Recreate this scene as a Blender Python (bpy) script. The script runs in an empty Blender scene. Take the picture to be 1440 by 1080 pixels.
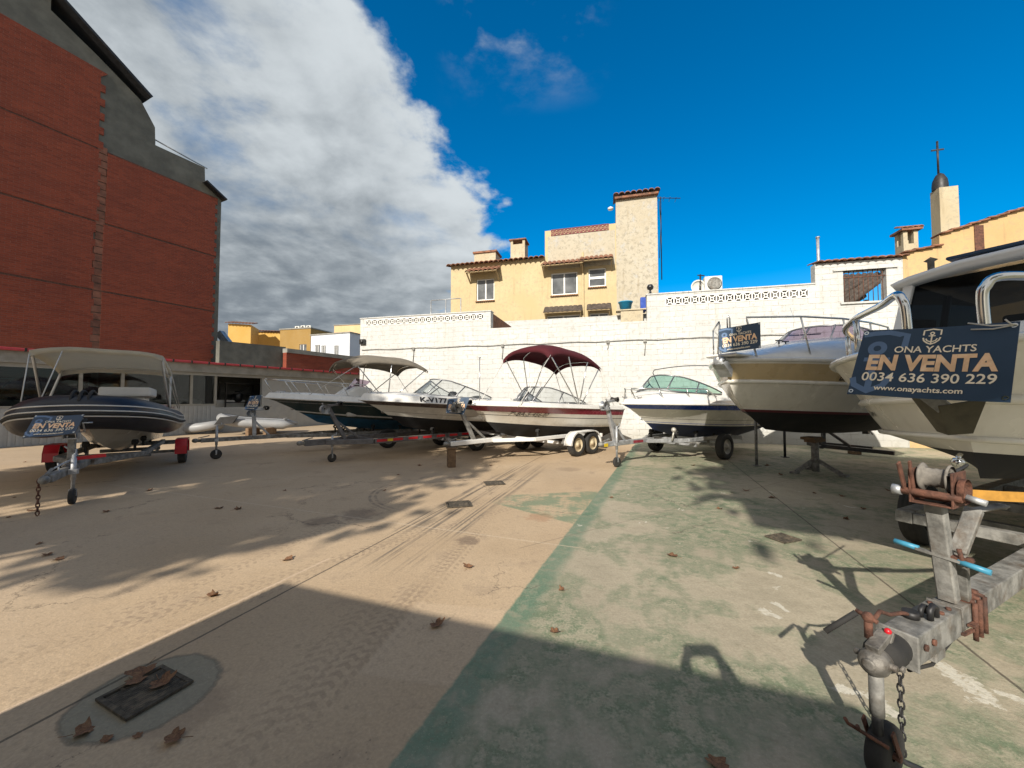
import bpy, bmesh, math, random
from mathutils import Vector, Matrix
random.seed(7)
R = math.radians
SC = bpy.context.scene
COL = SC.collection
# ------------------------------------------------------------------ camera
F, CX, CY, H = 541.0, 720.0, 540.0, 1.5
PITCH = math.atan(20 / F)
cam = bpy.data.cameras.new('camera')
cam.sensor_width = 36; cam.lens = 36 * F / 1440
cam.clip_start = .03; cam.clip_end = 5000
camo = bpy.data.objects.new('camera', cam); COL.objects.link(camo)
camo.location = (0, 0, H); camo.rotation_euler = (R(90) + PITCH, 0, 0)
SC.camera = camo
# ------------------------------------------------------------------ light
SUN_AZ, SUN_EL = R(24.0), R(30)
sd = Vector((math.sin(SUN_AZ) * math.cos(SUN_EL), math.cos(SUN_AZ) * math.cos(SUN_EL), -math.sin(SUN_EL)))
sl = bpy.data.lights.new('sun', 'SUN'); sl.energy = 4.6; sl.angle = R(.55); sl.color = (1, .93, .82)
so = bpy.data.objects.new('sun', sl); COL.objects.link(so)
so.rotation_euler = sd.to_track_quat('-Z', 'Y').to_euler(); so.location = (-10, -20, 25)
SC.view_settings.view_transform = 'Standard'; SC.view_settings.look = 'None'
SC.view_settings.exposure = .52; SC.view_settings.gamma = 1

class N:
    """small node-tree writer"""
    def __init__(s, tree): s.t = tree; s.n = tree.nodes; s.l = tree.links
    def put(s, sock, v):
        if hasattr(v, 'is_linked') or isinstance(v, bpy.types.NodeSocket): s.l.new(v, sock)
        elif isinstance(v, (tuple, list)) and len(v) == 3 and sock.type == 'RGBA': sock.default_value = (*v, 1)
        else: sock.default_value = v
    def m(s, op, a, b=0.0, c=None, clamp=False):
        n = s.n.new('ShaderNodeMath'); n.operation = op; n.use_clamp = clamp
        s.put(n.inputs[0], a); s.put(n.inputs[1], b)
        if c is not None: s.put(n.inputs[2], c)
        return n.outputs[0]
    def vm(s, op, a, b=(0, 0, 0)):
        n = s.n.new('ShaderNodeVectorMath'); n.operation = op
        s.put(n.inputs[0], a)
        if op == 'SCALE': s.put(n.inputs[3], b)
        else: s.put(n.inputs[1], b)
        return n.outputs['Value'] if op in ('DOT_PRODUCT', 'LENGTH', 'DISTANCE') else n.outputs[0]
    def mix(s, f, a, b, mode='MIX'):
        n = s.n.new('ShaderNodeMix'); n.data_type = 'RGBA'; n.blend_type = mode; n.clamp_factor = True
        s.put(n.inputs[0], f); s.put(n.inputs[6], a); s.put(n.inputs[7], b)
        return n.outputs[2]
    def sep(s, v):
        n = s.n.new('ShaderNodeSeparateXYZ'); s.put(n.inputs[0], v); return n.outputs
    def comb(s, x, y, z=0.0):
        n = s.n.new('ShaderNodeCombineXYZ'); s.put(n.inputs[0], x); s.put(n.inputs[1], y); s.put(n.inputs[2], z); return n.outputs[0]
    def noise(s, vec, scale, detail=4, rough=.55, dist=0.0):
        n = s.n.new('ShaderNodeTexNoise'); s.put(n.inputs['Vector'], vec); n.inputs['Scale'].default_value = scale
        n.inputs['Detail'].default_value = detail; n.inputs['Roughness'].default_value = rough; n.inputs['Distortion'].default_value = dist
        return n.outputs[0]
    def vor(s, vec, scale, feat='F1', out=0):
        n = s.n.new('ShaderNodeTexVoronoi'); n.feature = feat; s.put(n.inputs['Vector'], vec); n.inputs['Scale'].default_value = scale
        return n.outputs[out]
    def step(s, x, a, b, lo=0.0, hi=1.0):
        n = s.n.new('ShaderNodeMapRange'); n.interpolation_type = 'SMOOTHSTEP'; s.put(n.inputs[0], x)
        n.inputs[1].default_value = a; n.inputs[2].default_value = b; n.inputs[3].default_value = lo; n.inputs[4].default_value = hi
        return n.outputs[0]
    def bump(s, h, strength=.3, dist=.02, nrm=None):
        n = s.n.new('ShaderNodeBump'); n.inputs['Strength'].default_value = strength; n.inputs['Distance'].default_value = dist
        s.put(n.inputs['Height'], h)
        if nrm is not None: s.put(n.inputs['Normal'], nrm)
        return n.outputs[0]
    def coord(s, kind='Object'): return s.n.new('ShaderNodeTexCoord').outputs[kind]
    def pos(s): return s.n.new('ShaderNodeNewGeometry').outputs['Position']
    def brick(s, vec, c1, c2, mortar, scale, w, h, msize=.02, sm=.1, bias=0.0):
        n = s.n.new('ShaderNodeTexBrick'); s.put(n.inputs['Vector'], vec)
        s.put(n.inputs['Color1'], c1); s.put(n.inputs['Color2'], c2); s.put(n.inputs['Mortar'], mortar)
        n.inputs['Scale'].default_value = scale; n.inputs['Mortar Size'].default_value = msize
        n.inputs['Mortar Smooth'].default_value = sm; n.inputs['Bias'].default_value = bias
        n.inputs['Brick Width'].default_value = w; n.inputs['Row Height'].default_value = h
        return n.outputs

# sky: Nishita, plus a bank of cloud laid over one side of it (a function of compass bearing and elevation)
W = bpy.data.worlds.new('World'); SC.world = W; W.use_nodes = True
wn = N(W.node_tree); W.node_tree.nodes.clear()
sky = W.node_tree.nodes.new('ShaderNodeTexSky'); sky.sky_type = 'NISHITA'; sky.sun_disc = False
sky.sun_elevation = SUN_EL; sky.sun_rotation = SUN_AZ + math.pi; sky.altitude = 0; sky.air_density = 1.0; sky.dust_density = .3; sky.ozone_density = 3
hs = W.node_tree.nodes.new('ShaderNodeHueSaturation'); hs.inputs['Saturation'].default_value = 1.55; hs.inputs['Value'].default_value = 1.0; hs.inputs['Hue'].default_value = .497
W.node_tree.links.new(sky.outputs[0], hs.inputs['Color'])
bg = W.node_tree.nodes.new('ShaderNodeBackground'); bg.inputs['Strength'].default_value = .108
W.node_tree.links.new(hs.outputs[0], bg.inputs['Color'])
d = wn.vm('NORMALIZE', wn.coord('Generated'))
dx, dy, dz = wn.sep(d)
az = wn.m('ARCTAN2', dx, dy); el = wn.m('ARCSINE', dz)
zc = wn.m('ADD', wn.m('MAXIMUM', dz, 0.0), .22)
cv = wn.comb(wn.m('DIVIDE', dx, zc), wn.m('DIVIDE', dy, zc), 0.0)
nA = wn.noise(cv, 1.15, 8, .56, .2)
nB = wn.noise(cv, 3.0, 8, .58, .15)
nB2 = wn.noise(wn.vm('ADD', cv, (-.035, -.075, 0)), 3.0, 8, .58, .15)
nD = wn.noise(cv, 8.0, 6, .6, .1)
nC = wn.noise(wn.vm('ADD', cv, (7.3, 2.1, 0)), .6, 3, .5)
edge = wn.m('MULTIPLY_ADD', wn.m('POWER', wn.m('ABSOLUTE', wn.m('SUBTRACT', el, .36)), 1.6), -1.30, -.03)     # bearing of the bank's edge
raw = wn.m('SUBTRACT', edge, az)
bank = wn.m('ADD', raw, wn.m('MULTIPLY', wn.m('SUBTRACT', nA, .5), .42))
bank = wn.m('ADD', bank, wn.m('MULTIPLY', wn.m('SUBTRACT', nB, .5), .42))
bank = wn.m('ADD', bank, wn.m('MULTIPLY', wn.m('SUBTRACT', nD, .5), .16))
bm_ = wn.step(bank, -.01, .075)
gap = wn.m('ADD', wn.m('MULTIPLY', nB, .6), wn.m('MULTIPLY', nA, .4))
thin = wn.step(gap, .37, .50, .25, 1.0)
bm_ = wn.m('MULTIPLY', bm_, wn.mix(wn.step(el, .3, .6), (1, 1, 1), thin))
back = wn.step(dy, .05, -.35)           # unseen cloud added behind the camera as neutral fill light
bm_ = wn.m('MAXIMUM', bm_, wn.m('MULTIPLY', back, .93))
wis = wn.m('MULTIPLY', wn.step(nA, .38, .58), wn.step(nB, .47, .62))
wis = wn.m('MULTIPLY', wis, wn.m('MULTIPLY', wn.step(az, -.22, -.12), wn.step(az, .30, .12)))
wis = wn.m('MULTIPLY', wis, wn.step(el, .64, .80))
cm = wn.m('MAXIMUM', bm_, wn.m('MULTIPLY', wis, .8))
relief = wn.m('MULTIPLY', wn.m('SUBTRACT', nB, nB2), 1.3)
lit = wn.m('ADD', wn.step(el, .0, .52, .10, .55), relief)
lit = wn.m('ADD', lit, wn.m('MULTIPLY', wn.m('SUBTRACT', nA, .5), .9))
lit = wn.m('ADD', lit, wn.m('MULTIPLY', wn.m('SUBTRACT', nC, .5), .5))
lit = wn.m('ADD', lit, wn.step(wn.m('ABSOLUTE', bank), .38, .04, 0.0, .30))
lit = wn.m('ADD', lit, wn.m('MULTIPLY', wn.m('SUBTRACT', nD, .5), .16))
ccol = wn.mix(wn.step(lit, .0, 1.0), (.195, .23, .265), (.64, .69, .72))
ccol = wn.mix(back, ccol, (.70, .69, .67))
bc = W.node_tree.nodes.new('ShaderNodeBackground'); bc.inputs['Strength'].default_value = .72
W.node_tree.links.new(ccol, bc.inputs['Color'])
mx = W.node_tree.nodes.new('ShaderNodeMixShader'); wn.l.new(cm, mx.inputs[0]); wn.l.new(bg.outputs[0], mx.inputs[1]); wn.l.new(bc.outputs[0], mx.inputs[2])
wo = W.node_tree.nodes.new('ShaderNodeOutputWorld'); wn.l.new(mx.outputs[0], wo.inputs[0])

# ------------------------------------------------------------------ photo rays -> world points
def ray(px, py):
    u, v = (px - CX) / F, (CY - py) / F
    return Vector((u, math.cos(PITCH) - v * math.sin(PITCH), math.sin(PITCH) + v * math.cos(PITCH)))
def G(px, py, z=0.0):
    r = ray(px, py); t = (z - H) / r.z
    return Vector((r.x * t, r.y * t, z))
def PY(px, py, Y):
    r = ray(px, py); t = Y / r.y
    return Vector((r.x * t, Y, H + r.z * t))
class Pl:
    """vertical plane; local x runs right along it, y into it, z up"""
    def __init__(s, x0, y0, deg, off=0.0):
        a = R(deg); s.a = a; s.e = Vector((math.cos(a), math.sin(a), 0)); s.n = Vector((-math.sin(a), math.cos(a), 0))
        s.o = Vector((x0, y0, 0)) + s.n * off
    def hit(s, px, py):
        r = ray(px, py); c = Vector((0, 0, H)); t = (s.o - c).dot(s.n) / r.dot(s.n)
        p = c + r * t; q = p - s.o
        return (q.dot(s.e), p.z)
    def poly(s, pts): return [s.hit(*p) for p in pts]
    def rect(s, x0, y0, x1, y1):
        xm, ym = (x0 + x1) / 2, (y0 + y1) / 2
        return (s.hit(x0, ym)[0], s.hit(x1, ym)[0], s.hit(xm, y1)[1], s.hit(xm, y0)[1])   # xa xb za zb
    def mat(s, off=0.0): return Matrix.Translation(s.o + s.n * off) @ Matrix.Rotation(s.a, 4, 'Z')

# ------------------------------------------------------------------ mesh writer
class MB:
    def __init__(s): s.v = []; s.f = []; s.m = []; s.s = []
    def add(s, vs, fs, mi=0, sm=False):
        b = len(s.v); s.v += [tuple(v) for v in vs]
        for f in fs: s.f.append([b + i for i in f]); s.m.append(mi); s.s.append(sm)
    def box(s, x0, x1, y0, y1, z0, z1, mi=0, M=None):
        vs = [Vector((x, y, z)) for z in (z0, z1) for y in (y0, y1) for x in (x0, x1)]
        if M is not None: vs = [M @ v for v in vs]
        s.add(vs, [(0, 2, 3, 1), (4, 5, 7, 6), (0, 1, 5, 4), (2, 6, 7, 3), (0, 4, 6, 2), (1, 3, 7, 5)], mi)
    def cbox(s, c, sz, mi=0, M=None):
        s.box(c[0] - sz[0] / 2, c[0] + sz[0] / 2, c[1] - sz[1] / 2, c[1] + sz[1] / 2, c[2] - sz[2] / 2, c[2] + sz[2] / 2, mi, M)
    def beam(s, p, q, w, h, mi=0, up=(0, 0, 1)):
        p, q = Vector(p), Vector(q); d = (q - p).normalized(); u = Vector(up)
        sx = d.cross(u)
        if sx.length < 1e-4: sx = d.cross(Vector((1, 0, 0)))
        sx.normalize(); u = sx.cross(d)
        vs = [c + sx * a * w / 2 + u * b * h / 2 for c in (p, q) for a, b in ((-1, -1), (1, -1), (1, 1), (-1, 1))]
        s.add(vs, [(3, 2, 1, 0), (4, 5, 6, 7), (0, 1, 5, 4), (1, 2, 6, 5), (2, 3, 7, 6), (3, 0, 4, 7)], mi)
    def tube(s, pts, r, n=8, closed=False, mi=0, caps=True):
        pts = [Vector(p) for p in pts]; k = len(pts); rr = r if isinstance(r, (list, tuple)) else [r] * k
        tg = []
        for i in range(k):
            a = pts[(i - 1) % k] if closed or i > 0 else pts[i]; b = pts[(i + 1) % k] if closed or i < k - 1 else pts[i]
            tg.append((b - a).normalized())
        u = tg[0].orthogonal().normalized(); vs = []
        for i in range(k):
            u = u - tg[i] * u.dot(tg[i])
            if u.length < 1e-6: u = tg[i].orthogonal()
            u.normalize(); w = tg[i].cross(u)
            vs += [pts[i] + (u * math.cos(2 * math.pi * j / n) + w * math.sin(2 * math.pi * j / n)) * rr[i] for j in range(n)]
        fs = [(i * n + j, i * n + (j + 1) % n, ((i + 1) % k) * n + (j + 1) % n, ((i + 1) % k) * n + j) for i in range(k if closed else k - 1) for j in range(n)]
        s.add(vs, fs, mi, True)
        if not closed and caps:
            b = len(s.v) - k * n
            s.f += [[b + j for j in range(n)][::-1], [b + (k - 1) * n + j for j in range(n)]]; s.m += [mi, mi]; s.s += [False, False]
    def cyl(s, p, q, r, n=12, mi=0): s.tube([p, q], r, n, mi=mi)
    def lathe(s, prof, c, axis='z', n=20, mi=0, M=None):
        vs = []
        for r, z in prof:
            for j in range(n):
                a = 2 * math.pi * j / n; x, y = r * math.cos(a), r * math.sin(a)
                v = Vector((x, y, z)) if axis == 'z' else (Vector((x, z, y)) if axis == 'y' else Vector((z, x, y)))
                if M is not None: v = M @ v
                vs.append(v + Vector(c))
        k = len(prof)
        s.add(vs, [(i * n + j, i * n + (j + 1) % n, (i + 1) * n + (j + 1) % n, (i + 1) * n + j) for i in range(k - 1) for j in range(n)], mi, True)
    def ball(s, c, r, n=12, mi=0, sc=(1, 1, 1)):
        k = n // 2; vs = []
        for i in range(k + 1):
            t = math.pi * i / k
            vs += [Vector(c) + Vector((r * sc[0] * math.sin(t) * math.cos(2 * math.pi * j / n), r * sc[1] * math.sin(t) * math.sin(2 * math.pi * j / n), r * sc[2] * math.cos(t))) for j in range(n)]
        s.add(vs, [(i * n + j, (i + 1) * n + j, (i + 1) * n + (j + 1) % n, i * n + (j + 1) % n) for i in range(k) for j in range(n)], mi, True)
    def grid(s, rows, mi=0, sm=True, flip=False, mis=None):
        n = len(rows[0]); vs = [v for r in rows for v in r]; b = len(s.v); s.v += [tuple(v) for v in vs]
        for i in range(len(rows) - 1):
            for j in range(n - 1):
                q = [b + i * n + j, b + i * n + j + 1, b + (i + 1) * n + j + 1, b + (i + 1) * n + j]
                s.f.append(q[::-1] if flip else q); s.m.append(mis[j] if mis else mi); s.s.append(sm)
    def prism(s, poly, y0, y1, mi=0):
        """polygon of (x, z), extruded along y"""
        n = len(poly); vs = [(x, y0, z) for x, z in poly] + [(x, y1, z) for x, z in poly]
        ar = sum(poly[i][0] * poly[(i + 1) % n][1] - poly[(i + 1) % n][0] * poly[i][1] for i in range(n))
        fr = list(range(n)); bk = [n + i for i in range(n)]
        if ar > 0: s.add(vs, [fr, bk[::-1]] + [(i, n + i, n + (i + 1) % n, (i + 1) % n) for i in range(n)], mi)
        else: s.add(vs, [fr[::-1], bk] + [(i, (i + 1) % n, n + (i + 1) % n, n + i) for i in range(n)], mi)
    def build(s, name, mats, parent=None, bevel=0, M=None, label=None, merge=False, seg=1):
        me = bpy.data.meshes.new(name); me.from_pydata(s.v, [], s.f)
        for mt in (mats if isinstance(mats, (list, tuple)) else [mats]): me.materials.append(mt)
        me.polygons.foreach_set('material_index', s.m); me.polygons.foreach_set('use_smooth', s.s)
        bm = bmesh.new(); bm.from_mesh(me)
        if merge: bmesh.ops.remove_doubles(bm, verts=bm.verts, dist=1e-4)
        bmesh.ops.recalc_face_normals(bm, faces=bm.faces)
        bm.to_mesh(me); bm.free(); me.update()
        o = bpy.data.objects.new(name, me); COL.objects.link(o)
        if parent is not None: o.parent = parent
        if M is not None: o.matrix_local = M
        if bevel:
            b = o.modifiers.new('bevel', 'BEVEL'); b.width = bevel; b.segments = seg; b.limit_method = 'ANGLE'; b.angle_limit = R(40); b.use_clamp_overlap = True
        if label: o['label'] = label
        return o
def tag(o, label, cat, group=None):
    o['label'] = label; o['category'] = cat
    if group: o['group'] = group
    return o
def thing(name, label, cat, loc=(0, 0, 0), rz=0.0, group=None, M=None, ry=0.0):
    o = bpy.data.objects.new(name, None); o.empty_display_size = .2; COL.objects.link(o)
    if M is not None: o.matrix_world = M
    else: o.location = loc; o.rotation_mode = 'XYZ'; o.rotation_euler = (0, ry, rz)
    return tag(o, label, cat, group)
def structure(o): o['kind'] = 'structure'; return o
def copy_tree(o, parent=None):
    c = o.copy(); COL.objects.link(c)
    if parent is not None: c.parent = parent
    for ch in list(o.children): copy_tree(ch, c)
    return c

# ------------------------------------------------------------------ materials
def base_mat(name):
    m = bpy.data.materials.new(name); m.use_nodes = True; t = N(m.node_tree); b = m.node_tree.nodes['Principled BSDF']; return m, t, b
def mat(name, col, rough=.5, metal=0.0, var=.12, scale=6.0, dirt=None, dirt_amt=.3, bump=0.0, bscale=60.0, coat=0.0, dscale=2.0):
    m, t, b = base_mat(name); c = t.coord('Object')
    n1 = t.noise(c, scale, 5, .6); n2 = t.noise(c, dscale, 6, .65)
    lo = tuple(x * (1 - var) for x in col); hi = tuple(min(1, x * (1 + var)) for x in col)
    cc = t.mix(t.step(n1, .3, .7), lo, hi)
    if dirt: cc = t.mix(t.m('MULTIPLY', t.step(n2, .5, .72), dirt_amt), cc, dirt)
    t.put(b.inputs['Base Color'], cc)
    t.put(b.inputs['Roughness'], t.step(n1, .2, .8, max(0, rough - .08), min(1, rough + .1)))
    b.inputs['Metallic'].default_value = metal
    if coat: b.inputs['Coat Weight'].default_value = coat; b.inputs['Coat Roughness'].default_value = .08
    if bump: t.put(b.inputs['Normal'], t.bump(t.noise(c, bscale, 4, .6), bump, .01))
    return m
def cloth_mat(name, col, thru=.35):
    m = mat(name, col, .85, 0, .08, 5, tuple(x * .65 for x in col), .5, .25, 14); t = N(m.node_tree); nd = m.node_tree.nodes
    tr = nd.new('ShaderNodeBsdfTranslucent'); tr.inputs[0].default_value = (*col, 1); mx = nd.new('ShaderNodeMixShader'); mx.inputs[0].default_value = thru
    ou = [n for n in nd if n.type == 'OUTPUT_MATERIAL'][0]; t.l.new(nd['Principled BSDF'].outputs[0], mx.inputs[1]); t.l.new(tr.outputs[0], mx.inputs[2]); t.l.new(mx.outputs[0], ou.inputs[0]); return m
def glass_mat(name, tint, mixf=.5, rough=.03):
    """thin pane: part see-through (tinted), part mirror by angle"""
    m = bpy.data.materials.new(name); m.use_nodes = True; t = N(m.node_tree); nd = m.node_tree.nodes; nd.clear()
    tr = nd.new('ShaderNodeBsdfTransparent'); tr.inputs[0].default_value = (*tint, 1)
    gl = nd.new('ShaderNodeBsdfGlossy'); gl.inputs[0].default_value = (.9, .95, 1, 1); gl.inputs['Roughness'].default_value = rough
    lw = nd.new('ShaderNodeLayerWeight'); lw.inputs[0].default_value = mixf
    mx = nd.new('ShaderNodeMixShader'); t.l.new(lw.outputs['Fresnel'], mx.inputs[0]); t.l.new(tr.outputs[0], mx.inputs[1]); t.l.new(gl.outputs[0], mx.inputs[2])
    ou = nd.new('ShaderNodeOutputMaterial'); t.l.new(mx.outputs[0], ou.inputs[0]); return m
DIRT = (.16, .12, .08)
def gel_mat(name, col, rough=.22, dirt=(.36, .31, .23), amt=.22):
    m = mat(name, col, rough, 0, .05, 3, dirt, amt * .6, coat=.25); t = N(m.node_tree); b = m.node_tree.nodes['Principled BSDF']
    src = b.inputs['Base Color'].links[0].from_socket; c = t.coord(); x, y, z = t.sep(c)
    st = t.noise(t.comb(t.m('MULTIPLY', x, 7), t.m('MULTIPLY', y, 7), t.m('MULTIPLY', z, .7)), 1.0, 5, .6); sc_ = t.noise(t.comb(t.m('MULTIPLY', x, 1.2), y, t.m('MULTIPLY', z, 30)), 1.4, 3, .5)
    k = t.m('MULTIPLY', t.step(st, .5, .74), amt); cc = t.mix(k, src, dirt); cc = t.mix(t.m('MULTIPLY', t.step(sc_, .66, .74), .25), cc, dirt)
    t.put(b.inputs['Base Color'], cc); return m
M_ = {}
M_['gel'] = gel_mat('white gelcoat', (.68, .665, .63))
M_['gelcream'] = gel_mat('cream gelcoat', (.71, .68, .605), .22)
M_['geltan'] = gel_mat('tan gelcoat', (.50, .38, .21), .28)
M_['char'] = gel_mat('dark teal grey gelcoat', (.022, .048, .050), .2, (.07, .07, .06), .4)
M_['maroon'] = mat('maroon stripe', (.22, .028, .042), .25, 0, .1, 3, coat=.3)
M_['blue'] = mat('blue stripe', (.015, .06, .34), .25, 0, .1, 3, coat=.3)
M_['brown'] = mat('brown grey stripe', (.10, .075, .065), .3, 0, .1, 3, coat=.2)
M_['black'] = mat('black line', (.015, .015, .016), .35, 0, .1)
M_['anti_black'] = mat('black antifouling', (.012, .012, .013), .8, 0, .3, 5, (.05, .045, .04), .4)
M_['anti_blue'] = mat('blue antifouling', (.010, .085, .17), .75, 0, .3, 4, (.05, .06, .06), .4)
M_['anti_navy'] = mat('navy antifouling', (.008, .016, .055), .7, 0, .3, 4, (.04, .045, .05), .4)
M_['boot'] = mat('red boot stripe', (.10, .012, .02), .5)
M_['galv'] = mat('galvanised steel', (.40, .41, .42), .5, .55, .22, 9, (.22, .20, .17), .5, .25, 30)
M_['galvd'] = mat('dull weathered galvanised steel', (.205, .20, .185), .7, .25, .45, 11, (.11, .08, .055), .8, .45, 35, dscale=7)
M_['rust'] = mat('rusty steel', (.115, .05, .032), .8, .1, .45, 22, (.035, .022, .018), .8, .6, 60, dscale=9)
M_['darkmetal'] = mat('dark painted steel', (.028, .028, .03), .5, .3, .3, 9, (.10, .06, .04), .4)
M_['chrome'] = mat('stainless steel', (.62, .62, .60), .14, 1, .06, 4)
M_['alu'] = mat('anodised frame', (.22, .22, .23), .35, .7, .1)
M_['blackalu'] = mat('black window frame', (.02, .02, .022), .4, 0, .1)
M_['rubber'] = mat('tyre rubber', (.022, .021, .02), .85, 0, .25, 9, (.08, .07, .055), .5, .3, 40)
M_['rim'] = mat('wheel rim', (.42, .40, .36), .45, .3, .15, 12, (.2, .13, .07), .5)
M_['rimcream'] = mat('rusty cream wheel rim', (.50, .42, .28), .5, .1, .15, 12, (.2, .10, .05), .6)
M_['redplastic'] = mat('red plastic', (.50, .012, .022), .35, 0, .12, 5, (.25, .02, .02), .3)
M_['amber'] = mat('yellow plastic', (.60, .42, .02), .4)
M_['cream_cloth'] = cloth_mat('cream canvas', (.74, .69, .58), .62)
M_['grey_cloth'] = cloth_mat('grey tan canvas', (.26, .225, .175), .3)
M_['maroon_cloth'] = cloth_mat('maroon canvas', (.085, .008, .014), .25)
M_['vinyl'] = mat('white vinyl', (.58, .56, .52), .5, 0, .06, 4, (.36, .33, .28), .3)
M_['greyvinyl'] = mat('grey vinyl', (.26, .26, .26), .6, 0, .1)
M_['hypalon'] = mat('navy black tube fabric', (.010, .011, .018), .42, 0, .2, 4, (.035, .033, .035), .4)
M_['tubegrey'] = mat('grey inflatable fabric', (.24, .245, .25), .5, 0, .08, 4, (.24, .22, .2), .4)
M_['white'] = mat('white paint', (.72, .71, .68), .45, 0, .04)
M_['floorin'] = mat('boat floor', (.42, .40, .36), .7)
M_['clear'] = glass_mat('clear screen', (.80, .83, .84), .22)
M_['greenglass'] = glass_mat('green tinted screen', (.42, .66, .58), .35)
M_['purpleglass'] = glass_mat('violet tinted screen', (.34, .28, .36), .3)
M_['smoke'] = glass_mat('smoked cabin window', (.028, .032, .038), .2)
M_['cast'] = mat('grubby cast metal', (.15, .14, .125), .6, .35, .45, 16, (.07, .05, .035), .8, .5, 50, dscale=10)
M_['anchorgrey'] = mat('dull olive grey anchor', (.085, .076, .05), .7, .2, .3, 9, (.08, .065, .045), .6)
M_['cleanwhite'] = mat('clean white moulding', (.74, .75, .75), .3, 0, .03, 4, (.5, .48, .44), .2)
M_['midsteel'] = mat('worn grey steel', (.13, .125, .125), .6, .3, .3, 9, (.10, .06, .04), .4)
M_['shopglass'] = glass_mat('shop window', (.50, .53, .52), .30)
M_['wood'] = mat('weathered timber', (.16, .10, .055), .85, 0, .3, 12, (.06, .04, .025), .5, .4, 30)
M_['navy'] = mat('navy sign board', (.015, .042, .085), .38, 0, .12, 4)
M_['navyl'] = mat('pale navy emblem', (.10, .17, .30), .4, 0, .06)
M_['gold'] = mat('gold lettering', (.86, .55, .32), .42, 0, .15, 14, (.92, .76, .55), .7, dscale=12)
M_['goldl'] = mat('pale gold lettering', (.92, .80, .62), .42, 0, .08, 14)
M_['ink'] = mat('black lettering', (.012, .012, .014), .45)
M_['cyan'] = mat('sky blue plastic', (.05, .25, .38), .45, 0, .1, 20)
M_['orange'] = mat('orange webbing strap', (.40, .20, .03), .7, 0, .2, 18, (.2, .08, .04), .5)
M_['rope'] = mat('winch strap', (.17, .155, .135), .85, 0, .3, 25)
M_['tiledark'] = mat('dark tile', (.07, .055, .045), .9, 0, .4, 7)  # plain dark brown tile for the lower awnings and inner roof
M_['leaf'] = mat('dry plane leaf', (.15, .07, .032), .8, 0, .5, 9, (.30, .17, .08), .6)
M_['green'] = mat('leaf green', (.055, .085, .02), .6, 0, .4, 3)
M_['bark'] = mat('bark', (.22, .18, .13), .9, 0, .3, 8, (.1, .08, .05), .6, .5, 12)
M_['terra'] = mat('terracotta tile', (.21, .095, .055), .85, 0, .4, 7, (.06, .045, .035), .9, .3, 20, dscale=3)
M_['latmaroon'] = mat('maroon lattice', (.17, .045, .05), .8, 0, .15)
M_['frame_w'] = mat('white window frame', (.74, .74, .72), .4, 0, .04)
M_['pane'] = mat('dark window glass', (.10, .105, .11), .08, 0, .4, 1.2, (.22, .23, .22), .5)
M_['awn'] = mat('awning soffit', (.36, .27, .15), .8)
M_['conc'] = mat('grey render', (.125, .122, .105), .9, 0, .25, 1.5, (.07, .066, .055), .6, .3, 12, dscale=.6)
M_['conc2'] = mat('pale concrete fascia', (.24, .235, .21), .9, 0, .15, 2.5, (.13, .12, .10), .6, .25, 12, dscale=1.2)
M_['gutred'] = mat('red gutter', (.36, .035, .045), .5, 0, .12)
M_['clad'] = mat('pale ribbed cladding', (.30, .31, .31), .6, 0, .08, 4, (.3, .29, .27), .4)
M_['dark'] = mat('unlit interior', (.02, .02, .02), .9)  # near-black standing in for shade inside openings; gutter brackets share it
M_['inwall'] = mat('interior wall', (.42, .42, .40), .8)
M_['bluebin'] = mat('blue plastic', (.02, .22, .38), .5)
M_['ac'] = mat('white metal casing', (.60, .60, .56), .5, 0, .06, 5, (.4, .36, .3), .4)
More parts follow.
